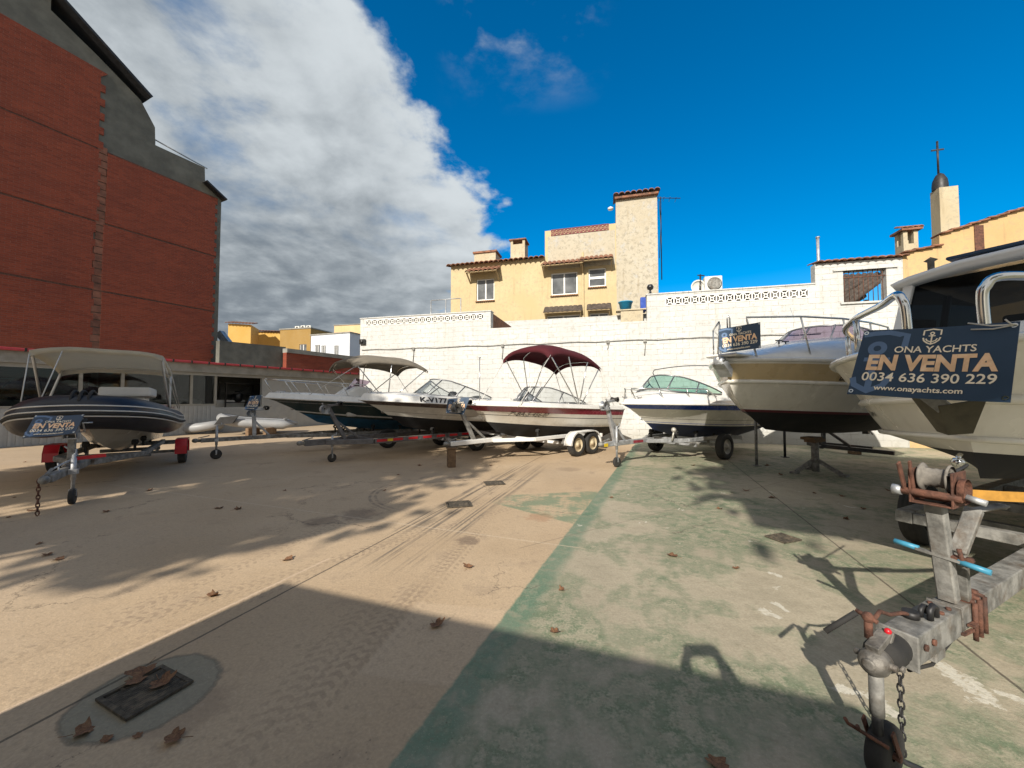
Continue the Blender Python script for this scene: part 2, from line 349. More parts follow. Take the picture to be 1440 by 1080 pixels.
# ------------------------------------------------------------------ ground
def ground_mat():
    m, t, b = base_mat('yard concrete'); p = t.pos(); x, y, _ = t.sep(p)
    n1 = t.noise(p, .55, 6, .62); n2 = t.noise(p, 2.2, 7, .65); n3 = t.noise(p, 9, 5, .65); n4 = t.noise(p, 60, 3, .6); n0 = t.noise(p, .18, 4, .5)
    def line(a, c):
        """signed distance right of the line a->c, and distance along it"""
        dv = Vector((c[0] - a[0], c[1] - a[1])).normalized()
        sd_ = t.m('ADD', t.m('MULTIPLY', x, dv.y), t.m('MULTIPLY_ADD', y, -dv.x, -(a[0] * dv.y - a[1] * dv.x)))
        al = t.m('ADD', t.m('MULTIPLY', x, dv.x), t.m('MULTIPLY_ADD', y, dv.y, -(a[0] * dv.x + a[1] * dv.y)))
        return sd_, al
    wob = t.m('MULTIPLY', t.m('SUBTRACT', n3, .5), .05)
    def thinline(a, c, w, lim=None):
        s_, al = line(a, c); k = t.step(t.m('ABSOLUTE', t.m('ADD', s_, t.m('MULTIPLY', wob, .3))), w, w * .5)
        if lim: k = t.m('MULTIPLY', k, t.m('MULTIPLY', t.step(al, lim[0] - .05, lim[0]), t.step(al, lim[1] + .05, lim[1])))
        return k
    sdg, alg = line(G(560, 1060), G(843, 690))
    # bare tan concrete
    tan = t.mix(t.step(n1, .3, .7), (.44, .32, .20), (.54, .405, .265))
    tan = t.mix(t.m('MULTIPLY', t.step(n2, .52, .72), .55), tan, (.30, .22, .15))
    tan = t.mix(t.m('MULTIPLY', t.step(n3, .55, .75), .35), tan, (.36, .27, .19))
    tan = t.mix(t.m('MULTIPLY', t.step(n0, .5, .66), .3), tan, (.38, .30, .22))
    n5_ = t.noise(p, 30, 4, .7)
    # worn green paint
    grey = t.mix(t.step(n2, .3, .7), (.355, .31, .225), (.465, .405, .30))
    grey = t.mix(t.m('MULTIPLY', t.step(n3, .5, .72), .4), grey, (.24, .215, .15))
    grn = t.mix(t.step(n1, .3, .7), (.115, .165, .095), (.165, .205, .125))
    w_ = t.m('ADD', t.m('MULTIPLY', n1, .95), t.m('ADD', t.m('MULTIPLY', n2, .40), t.m('MULTIPLY', n3, .14)))
    worn = t.step(w_, .66, .83)
    fine = t.step(t.m('ADD', n3, t.m('MULTIPLY', n4, .35)), .55, .78, 0, .5)
    gp = t.mix(t.m('MAXIMUM', t.m('SUBTRACT', 1.0, worn), t.m('MULTIPLY', fine, t.m('ADD', worn, .4))), grn, grey)
    strip = t.m('MULTIPLY', t.step(t.m('ADD', sdg, wob), .24, .12), t.step(n3, .72, .45, .25, 1.0))
    gp = t.mix(t.m('MULTIPLY', strip, .75), gp, (.10, .19, .125))
    chips = t.m('MULTIPLY', t.step(t.noise(p, 3.1, 6, .7, .6), .655, .67), t.step(n0, .46, .52))
    gp = t.mix(chips, gp, (.62, .58, .48))
    gmask = t.step(t.m('ADD', sdg, wob), -.012, .012)
    for (a, c_, w) in (((1330, 938), (1385, 985), .045), ((1362, 955), (1400, 992), .03), ((1092, 850), (1104, 858), .025), ((1072, 858), (1090, 866), .03), ((1085, 806), (1096, 810), .02), ((1183, 968), (1200, 974), .035), ((1232, 985), (1258, 1005), .035), ((1410, 975), (1438, 985), .03)):
        A, B_ = G(*a), G(*c_); s_, al = line(A, B_); L_ = (B_ - A).length; ov = t.m('MAXIMUM', t.m('SUBTRACT', t.m('ABSOLUTE', t.m('SUBTRACT', al, L_ / 2)), L_ / 2), 0.0)
        dd = t.m('SQRT', t.m('ADD', t.m('MULTIPLY', s_, s_), t.m('MULTIPLY', ov, ov))); dd = t.m('ADD', dd, t.m('MULTIPLY', t.m('SUBTRACT', t.noise(p, 13, 7, .75, .5), .5), w * 6.5))
        gp = t.mix(t.m('MULTIPLY', t.step(dd, w, w * .85), t.step(n5_, .62, .5, .25, 1)), gp, (.60, .565, .47))
    # a painted patch left on the bare side
    a0 = line(G(700, 697), G(845, 690)); a1 = line(G(712, 712), G(800, 735))
    patch = t.m('MULTIPLY', t.m('MULTIPLY', t.step(a0[0], -.02, .03), t.step(a1[0], .03, -.02)), t.step(t.m('ADD', n2, t.m('MULTIPLY', n3, .4)), .82, .62))
    patch = t.m('MULTIPLY', patch, t.step(sdg, -1.35, -1.15))
    tan = t.mix(t.m('MULTIPLY', patch, .8), tan, (.15, .225, .14))
    # tyre tracks pressed into the dust
    def track(a, c, half, lim, amt, col, fade=True):
        global_tan = None
        s_, al = line(a, c)
        tread = t.m('SINE', t.m('ADD', t.m('MULTIPLY', al, 88), t.m('MULTIPLY', t.m('ABSOLUTE', s_), 60)))
        tread = t.m('MULTIPLY', t.step(tread, -.2, .5), t.step(t.m('ABSOLUTE', t.m('SUBTRACT', t.m('ABSOLUTE', s_), half * .5)), half * .08, half * .16))
        k = t.m('MULTIPLY', t.step(t.m('ABSOLUTE', s_), half, half * .85), tread)
        k = t.m('MULTIPLY', k, t.m('MULTIPLY', t.step(al, lim[0], lim[0] + .4), t.step(al, lim[1], lim[1] - .6)))
        k = t.m('MULTIPLY', k, t.step(t.m('ADD', n2, t.m('MULTIPLY', n1, .5)), .52, .80, .12, 1))
        return t.m('MULTIPLY', k, amt)
    for (a, c, half, L0, amt) in (((0, 930), (430, 800), .09, 5.2, .55), ((0, 985), (420, 812), .08, 4.6, .45), ((160, 870), (560, 700), .09, 4.6, .5),
                                  ((420, 1010), (560, 850), .10, 1.7, .5), ((500, 940), (660, 760), .1, 2.6, .6), ((560, 860), (720, 690), .09, 3.5, .4), ((320, 1079), (470, 905), .1, 1.6, .4)):
        A, B_ = G(*a), G(*c)
        tan = t.mix(track(A, B_, half * 1.1, (-.2, L0), amt * .62, None), tan, (.17, .12, .085))
    # skid lines
    s_, al = line(G(510, 806), G(730, 664))
    q = t.noise(t.comb(t.m('MULTIPLY', s_, 17), t.m('MULTIPLY', al, .10), 3.3), 1.0, 2, .6)
    k = t.m('MULTIPLY', t.step(q, .50, .57), t.m('MULTIPLY', t.step(t.m('ABSOLUTE', s_), .46, .36), t.m('MULTIPLY', t.step(al, -.1, .5), t.step(al, 6.4, 4.2))))
    tan = t.mix(t.m('MULTIPLY', k, t.step(t.noise(t.comb(t.m('MULTIPLY', s_, 3), t.m('MULTIPLY', al, .9), 1), 1.0, 3, .6), .36, .6, .1, .75)), tan, (.12, .10, .08))
    # turning mark: a ring segment
    c0 = G(640, 690); rr = t.vm('DISTANCE', p, tuple(c0)); ang = t.m('ARCTAN2', t.m('SUBTRACT', y, c0.y), t.m('SUBTRACT', x, c0.x))
    for r0 in (1.22, 1.30):
        k = t.m('MULTIPLY', t.step(t.m('ABSOLUTE', t.m('SUBTRACT', rr, r0)), .03, .012), t.step(t.m('ABSOLUTE', ang), 2.0, 2.3))
        tan = t.mix(t.m('MULTIPLY', k, t.step(n3, .4, .6, .1, .6)), tan, (.12, .095, .075))
    # stains
    for (px, py, rx, am) in ((505, 723, .33, .6), (452, 733, .25, .55), (658, 760, .16, .7), (640, 672, .2, .5), (800, 660, .3, .35), (380, 770, .3, .2), (760, 727, .22, .4), (265, 1000, .22, .35)):
        c0 = G(px, py); dd = t.vm('DISTANCE', p, tuple(c0)); dd = t.m('ADD', dd, t.m('MULTIPLY', t.m('SUBTRACT', n3, .5), rx * 1.6))
        tan = t.mix(t.m('MULTIPLY', t.step(dd, rx, rx * .45), am), tan, (.17, .12, .085) if px != 760 else (.33, .15, .075))
    # smoother, paler repair panel
    s1, a1_ = line(G(505, 948), G(600, 830)); k = t.m('MULTIPLY', t.step(t.m('ABSOLUTE', t.m('SUBTRACT', s1, .34)), .36, .33), t.m('MULTIPLY', t.step(a1_, -.02, .02), t.step(a1_, .78, .74)))
    tan = t.mix(t.m('MULTIPLY', k, .3), tan, (.60, .46, .32))
    # mortar collar round the grate
    c0 = G(207, 975); rr = t.m('ADD', t.vm('DISTANCE', p, tuple(c0)), t.m('ADD', t.m('MULTIPLY', wob, 1.2), t.m('MULTIPLY', t.m('SUBTRACT', n2, .5), .12)))
    rr = t.m('ADD', rr, .10); col = t.step(rr, .405, .385); tan = t.mix(t.m('MULTIPLY', col, .8), tan, t.mix(n3, (.17, .17, .125), (.29, .27, .20)))
    tan = t.mix(t.m('MULTIPLY', t.step(t.m('ABSOLUTE', t.m('SUBTRACT', rr, .395)), .018, .006), .5), tan, (.13, .11, .08))
    c = t.mix(gmask, tan, gp)
    far = t.step(y, 11, 17); c = t.mix(t.m('MULTIPLY', far, .35), c, (.36, .29, .2))
    # joints
    for (a, c_, w, lim) in (((0, 1044), (600, 727), .012, (-3, 20)), ((1140, 738), (1440, 973), .011, (-8, 9))):
        c = t.mix(t.m('MULTIPLY', thinline(G(*a), G(*c_), w, None), .8), c, (.06, .05, .038))
    c = t.mix(t.m('MULTIPLY', thinline(G(560, 736), G(775, 765), .016, (-6, 2.2)), .45), c, (.62, .5, .36))
    c = t.mix(t.m('MULTIPLY', thinline(G(0, 1003), G(300, 862), .018, (-2, 1.9)), .6), c, (.62, .47, .33))
    c = t.mix(t.m('MULTIPLY', thinline(G(860, 738), G(1010, 700), .012, (-1.3, 6)), .35), c, (.12, .10, .07))
    n5 = t.noise(t.vm('MULTIPLY', p, (1, 1, 1)), 22, 5, .7, .4)
    c = t.mix(t.step(n4, .3, .75, .2, -.02), c, (.10, .08, .055)); c = t.mix(t.m('MULTIPLY', t.step(n5, .52, .72), .38), c, (.20, .16, .105)); c = t.mix(t.m('MULTIPLY', t.step(n5, .42, .28), .25), c, (.58, .46, .33))
    spk = t.m('MULTIPLY', t.step(t.vor(p, 19), .12, .06), t.step(n2, .5, .62)); c = t.mix(t.m('MULTIPLY', spk, .55), c, (.10, .075, .05))
    ck = t.vor(t.vm('ADD', p, t.vm('SCALE', t.comb(t.m('SUBTRACT', n3, .5), t.m('SUBTRACT', n2, .5), 0), .5)), .55, 'DISTANCE_TO_EDGE')
    ck = t.m('MULTIPLY', t.step(ck, .006, .002), t.step(n1, .5, .58)); c = t.mix(t.m('MULTIPLY', ck, .6), c, (.07, .055, .04))
    grit = t.vor(p, 70); c = t.mix(t.m('MULTIPLY', t.step(grit, .22, .1), .22), c, (.62, .52, .4))
    t.put(b.inputs['Base Color'], c)
    t.put(b.inputs['Roughness'], t.step(n2, .3, .7, .66, .9)); b.inputs['Specular IOR Level'].default_value = .35
    h = t.m('ADD', t.m('MULTIPLY', n4, .35), t.m('ADD', t.m('MULTIPLY', n3, .6), t.m('MULTIPLY', n2, .7)))
    t.put(b.inputs['Normal'], t.bump(h, .32, .02)); return m
mb = MB(); mb.add([(-600, -600, 0), (600, -600, 0), (600, 600, 0), (-600, 600, 0)], [(0, 1, 2, 3)])
structure(mb.build('ground', ground_mat()))

# ------------------------------------------------------------------ walls and houses
def whitewall_mat():
    m, t, b = base_mat('white painted blockwork'); c = t.coord(); x, y, z = t.sep(c)
    wn_ = t.noise(c, 1.3, 4, .5); v = t.comb(x, t.m('MULTIPLY_ADD', t.m('SUBTRACT', wn_, .5), .10, z), 0)
    br = t.brick(v, (1, 1, 1), (.85, .85, .85), (0, 0, 0), 1.0, .42, .19, .009, .5)
    n1 = t.noise(c, .7, 6, .6); n2 = t.noise(c, 5, 6, .65); n3 = t.noise(t.comb(t.m('MULTIPLY', x, 1.2), 0, t.m('MULTIPLY', z, 7)), 3.0, 6, .7)
    col = t.mix(t.step(n1, .3, .7), (.46, .46, .445), (.545, .545, .53))
    col = t.mix(t.m('MULTIPLY', t.step(n2, .5, .72), .5), col, (.28, .265, .225))
    mort = t.m('SUBTRACT', 1.0, br['Fac']); mort = br['Fac']
    crack = t.m('MULTIPLY', mort, t.step(n3, .42, .56))
    col = t.mix(t.m('MULTIPLY', crack, t.step(n1, .38, .62, .08, .75)), col, (.22, .19, .14))
    chip = t.m('MULTIPLY', t.step(t.noise(c, 11, 6, .75), .70, .73), t.step(n1, .48, .6)); col = t.mix(t.m('MULTIPLY', chip, .75), col, (.25, .22, .17))
    st = t.noise(t.comb(t.m('MULTIPLY', x, 4.5), 0, t.m('MULTIPLY', z, .35)), 1.0, 5, .62); col = t.mix(t.m('MULTIPLY', t.step(st, .55, .74), .35), col, (.30, .27, .20))
    dp = t.m('MULTIPLY', t.step(t.m('ADD', z, t.m('MULTIPLY', n2, .7)), 1.0, .45), .45); col = t.mix(dp, col, (.30, .28, .22))
    t.put(b.inputs['Base Color'], col); b.inputs['Roughness'].default_value = .8
    h = t.m('ADD', t.m('MULTIPLY', t.m('MULTIPLY', mort, t.step(n3, .38, .62, .0, .8)), -1.0), t.m('ADD', t.m('MULTIPLY', n2, .9), t.m('MULTIPLY', n3, .5)))
    t.put(b.inputs['Normal'], t.bump(h, .55, .025)); return m
def stucco_mat(name, a, bcol, peel, amt, grime=.3):
    m, t, b = base_mat(name); c = t.coord(); x, y, z = t.sep(c)
    n1 = t.noise(c, .5, 5, .6); n2 = t.noise(c, 1.6, 8, .72, .4); n3 = t.noise(c, 6, 7, .72, .3); n4 = t.noise(t.comb(t.m('MULTIPLY', x, 5), y, t.m('MULTIPLY', z, .5)), 1.0, 4, .6)
    col = t.mix(t.step(n1, .3, .7), a, bcol)
    col = t.mix(t.m('MULTIPLY', t.step(t.m('ADD', t.m('MULTIPLY', n2, .6), t.m('MULTIPLY', n3, .4)), .52 + .12 * (1 - amt), .6 + .1 * (1 - amt)), amt), col, peel)
    n5 = t.noise(c, 5.5, 9, .8, .5); col = t.mix(t.m('MULTIPLY', t.m('MULTIPLY', t.step(n5, .50, .58), t.step(n1, .34, .52)), amt * .7), col, (.25, .225, .175))
    col = t.mix(t.m('MULTIPLY', t.step(n4, .55, .75), grime), col, (.25, .19, .11))
    t.put(b.inputs['Base Color'], col); b.inputs['Roughness'].default_value = .88
    t.put(b.inputs['Normal'], t.bump(t.m('ADD', n3, n2), .3, .02)); return m
def redbrick_mat():
    m, t, b = base_mat('red brick'); c = t.coord(); x, y, z = t.sep(c)
    v = t.comb(x, z, 0)
    br = t.brick(v, (.25, .048, .021), (.18, .034, .015), (.20, .065, .04), 1.0, .25, .078, .008, .4, -.1)
    n1 = t.noise(t.comb(t.m('MULTIPLY', x, .25), y, t.m('MULTIPLY', z, 1.6)), 1.5, 6, .7); n2 = t.noise(c, .35, 5, .6); n3 = t.noise(c, 7, 5, .65)
    col = t.mix(t.m('MULTIPLY', t.step(n1, .5, .7), .4), br['Color'], (.31, .068, .030))
    col = t.mix(t.m('MULTIPLY', t.step(n1, .5, .3), .4), col, (.13, .024, .013))
    col = t.mix(t.m('MULTIPLY', t.step(n2, .48, .72), .45), col, (.15, .034, .019))
    sp = t.m('MULTIPLY', t.step(t.noise(t.comb(t.m('MULTIPLY', x, .8), y, t.m('MULTIPLY', z, 4)), 2.2, 4, .6), .70, .74), .5); col = t.mix(sp, col, (.32, .19, .14))
    t.put(b.inputs['Base Color'], col); b.inputs['Roughness'].default_value = .9
    t.put(b.inputs['Normal'], t.bump(t.m('ADD', t.m('MULTIPLY', br['Fac'], -1.0), t.m('MULTIPLY', n3, .5)), .6, .02)); return m
WWM = whitewall_mat()
YEL = stucco_mat('yellow stucco', (.47, .365, .20), (.52, .42, .25), (.43, .37, .28), .5, .3)
TOW = stucco_mat('peeling cream stucco', (.40, .35, .26), (.45, .41, .33), (.40, .385, .35), 1.0, .4)
TAN = stucco_mat('ochre render', (.46, .30, .14), (.52, .365, .18), (.42, .34, .24), .45, .75)
STO = stucco_mat('pale tower render', (.42, .35, .23), (.5, .43, .31), (.30, .26, .19), .7, .4)
RB = redbrick_mat()

def tiles(mb, x0, x1, ya, za, yb, zb, pitch=.25, r=.115, mi=0):
    """barrel tiles: one half-round row per pitch, running from the eave (ya, za) up to (yb, zb)"""
    n = max(2, round((x1 - x0) / pitch)); pitch = (x1 - x0) / n; prof = []
    for i in range(n):
        for k in range(7):
            a = math.pi * k / 6; prof.append((x0 + (i + .5) * pitch - math.cos(a) * pitch * .5, math.sin(a) * r))
    up = [Vector((x, ya, za + h)) for x, h in prof]; ub = [Vector((x, yb, zb + h)) for x, h in prof]
    dn = [Vector((x, ya, za + max(-.02, h - .03))) for x, h in prof]; db = [Vector((x, yb, zb + max(-.02, h - .03))) for x, h in prof]
    mb.grid([up, ub], mi, True); mb.grid([dn, db], mi, True, True); mb.grid([dn, up], mi, False); mb.grid([ub, db], mi, False)
def facade(mb, x0, x1, z0, z1, ops, dep=.2, mi=0):
    """front skin with rectangular holes, thickness dep into +y, with reveals"""
    xs = sorted({x0, x1, *[v for o in ops for v in o[:2]]}); zs = sorted({z0, z1, *[v for o in ops for v in o[2:]]})
    for i in range(len(xs) - 1):
        for j in range(len(zs) - 1):
            cx, cz = (xs[i] + xs[i + 1]) / 2, (zs[j] + zs[j + 1]) / 2
            if any(o[0] < cx < o[1] and o[2] < cz < o[3] for o in ops): continue
            mb.add([(xs[i], 0, zs[j]), (xs[i + 1], 0, zs[j]), (xs[i + 1], 0, zs[j + 1]), (xs[i], 0, zs[j + 1])], [(0, 1, 2, 3)], mi)
    for a, b_, c, d_ in list(ops) + [(x0, x1, z0, z1)]:
        mb.add([(a, 0, c), (b_, 0, c), (b_, 0, d_), (a, 0, d_), (a, dep, c), (b_, dep, c), (b_, dep, d_), (a, dep, d_)], [(0, 4, 5, 1), (1, 5, 6, 2), (2, 6, 7, 3), (3, 7, 4, 0)], mi)
def lattice(mb, x0, x1, z0, z1, n, y0=-.012, dep=.10, mi=0, mi2=1):
    """row of pierced screen blocks: square rim, diagonal cross and centre diamond, near-black sheet behind"""
    w = (x1 - x0) / n; h = z1 - z0
    for i in range(n):
        a = x0 + i * w; cx, cz = a + w / 2, (z0 + z1) / 2; t_ = .028 * h / .4 + .006; y1 = y0 + dep
        mb.box(a, a + w, y0, y1, z0, z0 + t_, mi); mb.box(a, a + w, y0, y1, z1 - t_, z1, mi)
        mb.box(a, a + t_ * .7, y0, y1, z0 + t_, z1 - t_, mi); mb.box(a + w - t_ * .7, a + w, y0, y1, z0 + t_, z1 - t_, mi)
        for sx in (-1, 1):
            for sz in (-1, 1):
                mb.beam((cx + sx * (w / 2 - t_ * .5), (y0 + y1) / 2, cz + sz * (h / 2 - t_ * .5)), (cx + sx * w * .15, (y0 + y1) / 2, cz + sz * h * .15), dep * .9, t_ * 1.1, mi, (0, 1, 0) if False else (0, 0, 1))
        pts = [(cx, cz + h * .22), (cx + w * .22, cz), (cx, cz - h * .22), (cx - w * .22, cz)]
        for k in range(4):
            p, q = pts[k], pts[(k + 1) % 4]
            mb.beam((p[0], (y0 + y1) / 2, p[1]), (q[0], (y0 + y1) / 2, q[1]), dep * .8, t_, mi, (0, 0, 1))
    mb.box(x0, x1, y0 + dep + .03, y0 + dep + .05, z0, z1, mi2)  # near-black sheet colours in the shade behind the openings
def window(par, r, name='window', mull=1, y=.08, bars=False, sill=True, hbar=False):
    xa, xb, za, zb = r; f = MB(); t_ = .055
    f.box(xa, xb, y, y + .05, za, za + t_); f.box(xa, xb, y, y + .05, zb - t_, zb)
    f.box(xa, xa + t_, y, y + .05, za + t_, zb - t_); f.box(xb - t_, xb, y, y + .05, za + t_, zb - t_)
    for k in range(mull):
        xm = xa + (xb - xa) * (k + 1) / (mull + 1); f.box(xm - t_ * .6, xm + t_ * .6, y + .003, y + .047, za + t_, zb - t_)
    if hbar: zm = (za + zb) / 2; f.box(xa + t_, xb - t_, y + .004, y + .046, zm - t_, zm + t_)
    w = f.build(name, M_['frame_w'], par)
    g = MB(); g.box(xa + t_, xb - t_, y + .02, y + .03, za + t_, zb - t_); g.build('pane', M_['pane'], w)
    if sill:
        s_ = MB(); tiles(s_, xa - .04, xb + .04, -.10, za - .09, .06, za - .03, .12, .04); s_.build('sill', M_['terra'], w)
    return w

WP = Pl(*G(1069, 624)[:2], -14.7)
# --- long white yard wall, built in three heights
wall = thing('yard_wall', 'long white painted block wall with stepped top and pierced lattice strips behind the boats', 'wall', M=WP.mat())
sA0, zA0 = WP.hit(507, 449.5); sA1, zA1 = WP.hit(690, 437.5); sB1, zB1 = WP.hit(910, 450); zB0 = WP.hit(692, 462.5)[1]
sC1, zC1 = WP.hit(1140, 400.5); zC0 = WP.hit(911, 415)[1]; sD1, zD1 = WP.hit(1269, 356); sD0, zD0 = WP.hit(1146, 377)
zA = (zA0 + zA1) / 2; zB = (zB0 + zB1) / 2; zC = (zC0 + zC1) / 2
la = WP.rect(515, 446.5, 680, 454); la = (la[0], la[1], WP.hit(600, 454)[1], WP.hit(600, 445)[1])
lc = (WP.hit(936, 420)[0], WP.hit(1137, 412)[0], WP.hit(1036, 424.5)[1], WP.hit(1036, 411.5)[1])
b_ = MB(); facade(b_, sA0, sA1, 0, zA, [la], .3); facade(b_, sA1, sB1, 0, zB, [], .3); facade(b_, sB1, sD0, 0, zC, [lc], .3)
for (a, c, z) in ((sA0, sA1, zA), (sA1, sB1, zB), (sB1, sD0, zC)): b_.box(a + .004, c - .004, .302, .34, 0.01, z - .004)
b_.build('wall_body', WWM, wall)
b_ = MB()
for (a, c, z) in ((sA0 - .03, sA1 + .03, zA), (sB1 - .03, sD0, zC)): b_.box(a, c, -.03, .36, z, z + .05)
b_.build('coping', WWM, wall, bevel=.012)
b_ = MB(); lattice(b_, la[0], la[1], la[2], la[3], 19); b_.build('lattice_strip', [M_['white'], M_['dark']], wall)
b_ = MB(); lattice(b_, lc[0], lc[1], lc[2], lc[3], 16); b_.build('lattice_strip', [M_['white'], M_['dark']], wall)
b_ = MB(); b_.box(sA1 - .26, sA1, .36, 3.2, 3.2, zA - .02); b_.build('return_wall', M_['terra'], wall)
# cable with clips
cz = WP.hit(760, 483.5)[1]; b_ = MB()
b_.tube([(sA0 + .1 + (sD0 - sA0) * i / 24, -.03, cz + .018 * math.sin(i * 2.1)) for i in range(25)], .014, 6)
b_.build('cable', M_['galvd'], wall)
b_ = MB()
for px in (582, 707, 855, 907):
    s_ = WP.hit(px, 485)[0]; b_.tube([(s_, -.03, cz), (s_ + .01, -.035, cz - .2), (s_ - .02, -.03, cz - (.55 if px != 855 else .3))], .013, 6)
    b_.cbox((s_, -.03, cz - .03), (.11, .07, .11))
b_.build('cable_drop', M_['galvd'], wall)
# electric meter-like black lamp on the left end
r = WP.rect(508, 478, 514, 484); L_ = tag(MB().build('x', M_['black']), 'x', 'x') if False else None
b_ = MB(); b_.cbox(((r[0] + r[1]) / 2, -.06, (r[2] + r[3]) / 2), (r[1] - r[0] + .06, .1, .22)); b_.lathe([(.0, -.03), (.06, -.03), (.08, .03), (.07, .05)], ((r[0] + r[1]) / 2, -.14, (r[2] + r[3]) / 2), 'y', 14)
o = b_.build('floodlight', M_['black'], None, .01, WP.mat()); tag(o, 'small black floodlight on the left end of the white wall', 'lamp')
# --- taller white end with barred opening, running into the ochre gable
ew = thing('white_outbuilding', 'tall white rendered wall end with a barred opening showing roof tiles', 'building', M=WP.mat())
op = WP.rect(1186, 379, 1247, 425); op = (op[0], op[1], WP.hit(1216, 424)[1], WP.hit(1216, 379)[1])
zD = (zD0 + zD1) / 2; b_ = MB(); facade(b_, sD0, sD1, 0, zD, [op], .28); b_.build('wall', WWM, ew)
b_ = MB()
for k in range(9):
    xx = op[0] + (op[1] - op[0]) * (k + .5) / 9; b_.cyl((xx, .07, op[2]), (xx, .07, op[3]), .011, 6)
b_.box(op[0], op[1], .05, .09, op[3] - .22, op[3] - .19); b_.build('window_bars', M_['rust'], ew)
b_ = MB(); b_.box(op[0] - .28, op[1] + .28, -.05, .1, op[3], op[3] + .06); b_.build('lintel', WWM, ew); b_ = MB(); b_.box(op[0] - .1, op[1] + .1, -.06, .1, op[2] - .06, op[2] - .002); b_.build('sill', WWM, ew)
b_ = MB(); tiles(b_, sD0, sD1 + .1, -.16, zD + .02, .5, zD + .12, .2, .05); b_.build('roof_edge', M_['terra'], ew)
b_ = MB()
for k in range(9):   # sloping tiled roof of the neighbour, seen through the bars
    xx = op[0] + .1 + k * .2; b_.tube([(xx - 1.6, 2.2, op[2] - .5), (xx + 1.5, 3.4, op[3] + .75)], .1, 8)
    b_.tube([(xx - 1.6, 2.3, op[2] - .75 - k * .22), (xx + 1.9, 3.1 + .2 * k, op[3] + .35 - k * .2)], .1, 8)
b_.build('inner_roof', M_['tiledark'], ew)
# --- ochre gable on the right
gb = thing('ochre_house', 'ochre rendered gable with sloping tiled verge above the cabin boat', 'house', M=WP.mat())
pp = [(sD1 + .004, 0), WP.hit(1269.5, 357), WP.hit(1321, 347), WP.hit(1321, 331), WP.hit(1440, 294), WP.hit(1640, 228)]
pp.append((pp[-1][0], 0)); pp[1] = (sD1 + .004, pp[1][1])
b_ = MB(); b_.prism(pp, 0, .3); b_.build('wall', TAN, gb)
b_ = MB()
def verge(a, c, n):
    for k in range(n):
        u, v = k / n, (k + 1) / n; p = (a[0] + (c[0] - a[0]) * u, a[1] + (c[1] - a[1]) * u); q = (a[0] + (c[0] - a[0]) * v, a[1] + (c[1] - a[1]) * v)
        b_.beam((p[0], .12, p[1] + .045 + .02 * (k % 2)), (q[0] + .05, .12, q[1] + .03), .46, .05, 0)
verge(pp[1], pp[2], 4); b_.build('verge_tiles', M_['terra'], gb, bevel=.012); b_ = MB(); verge(pp[3], pp[4], 9); verge(pp[4], pp[5], 12); b_.build('verge_tiles', M_['terra'], gb, bevel=.012)
r = WP.rect(1370, 318, 1383, 356); b_ = MB(); b_.box(r[0], r[1], -.025, .1, r[2] - .1, r[3] + .02); b_.build('drain_pipe', M_['rust'], gb)
# --- chimneys and tower behind the right-hand roofs
def onwall(px0, py0, px1, py1, off):
    P_ = Pl(WP.o.x, WP.o.y, -14.7, off); return P_, P_.rect(px0, py0, px1, py1)
P_, r = onwall(1268, 320, 1294, 362, 1.6)
ch = thing('chimney', 'small square chimney with open sides and a tiled cap beside the bell tower', 'chimney', M=P_.mat())
w = r[1] - r[0]; b_ = MB(); zt = r[3]; b_.box(r[0] + .05, r[1] - .05, 0, w - .1, r[2] - .5, zt - .55)
for sx in (r[0] + .05, r[1] - .17):
    for sy in (0, w - .22): b_.box(sx, sx + .12, sy, sy + .12, zt - .55, zt - .1)
b_.build('stack', STO, ch); b_ = MB(); b_.box(r[0] - .04, r[1] + .04, -.1, w, zt - .1, zt - .03); b_.build('cap_slab', M_['terra'], ch); b_ = MB(); tiles(b_, r[0] - .05, r[1] + .05, -.12, zt - .02, w / 2, zt + .12, .16, .05); b_.build('cap', M_['terra'], ch)
P_, r = onwall(1322, 262, 1349, 330, 4.0)
bt = thing('bell_tower', 'slim square rendered tower topped by a dark dome and iron cross', 'tower', M=P_.mat())
w = r[1] - r[0]; b_ = MB(); b_.box(r[0], r[1], 0, w * .75, r[2] - 3, r[3]); b_.build('shaft', STO, bt)
cx = (r[0] + r[1]) / 2 - .1; b_ = MB(); b_.lathe([(w * .40, 0), (w * .40, .18), (w * .36, .38), (w * .2, .60), (0, .70)], (cx, w * .42, r[3]), 'z', 16); b_.build('dome', M_['darkmetal'], bt)
b_ = MB(); b_.cyl((cx, w * .5, r[3] + .68), (cx, w * .5, r[3] + 2.0), .035, 6); b_.beam((cx - .2, w * .5, r[3] + 1.65), (cx + .2, w * .5, r[3] + 1.65), .04, .05); b_.build('cross', M_['darkmetal'], bt)
P_, r = onwall(1149, 335, 1152, 380, .6)
b_ = MB(); b_.cyl(((r[0] + r[1]) / 2, 0, r[2] - .6), ((r[0] + r[1]) / 2, 0, r[3]), .045, 8); b_.cyl(((r[0] + r[1]) / 2, 0, r[3]), ((r[0] + r[1]) / 2, 0, r[3] + .05), .06, 8)
tag(b_.build('flue_pipe', M_['galv'], None, 0, P_.mat()), 'thin grey vertical flue pipe standing at the step of the white wall', 'pipe')
P_, r = onwall(991, 388, 1016, 410, .7)
a_ = thing('ac_unit', 'white air conditioner outdoor unit on top of the white wall', 'air conditioner', M=P_.mat())
b_ = MB(); b_.box(r[0], r[1], 0, .3, r[2] - .15, r[3]); b_.build('casing', M_['ac'], a_, .02)
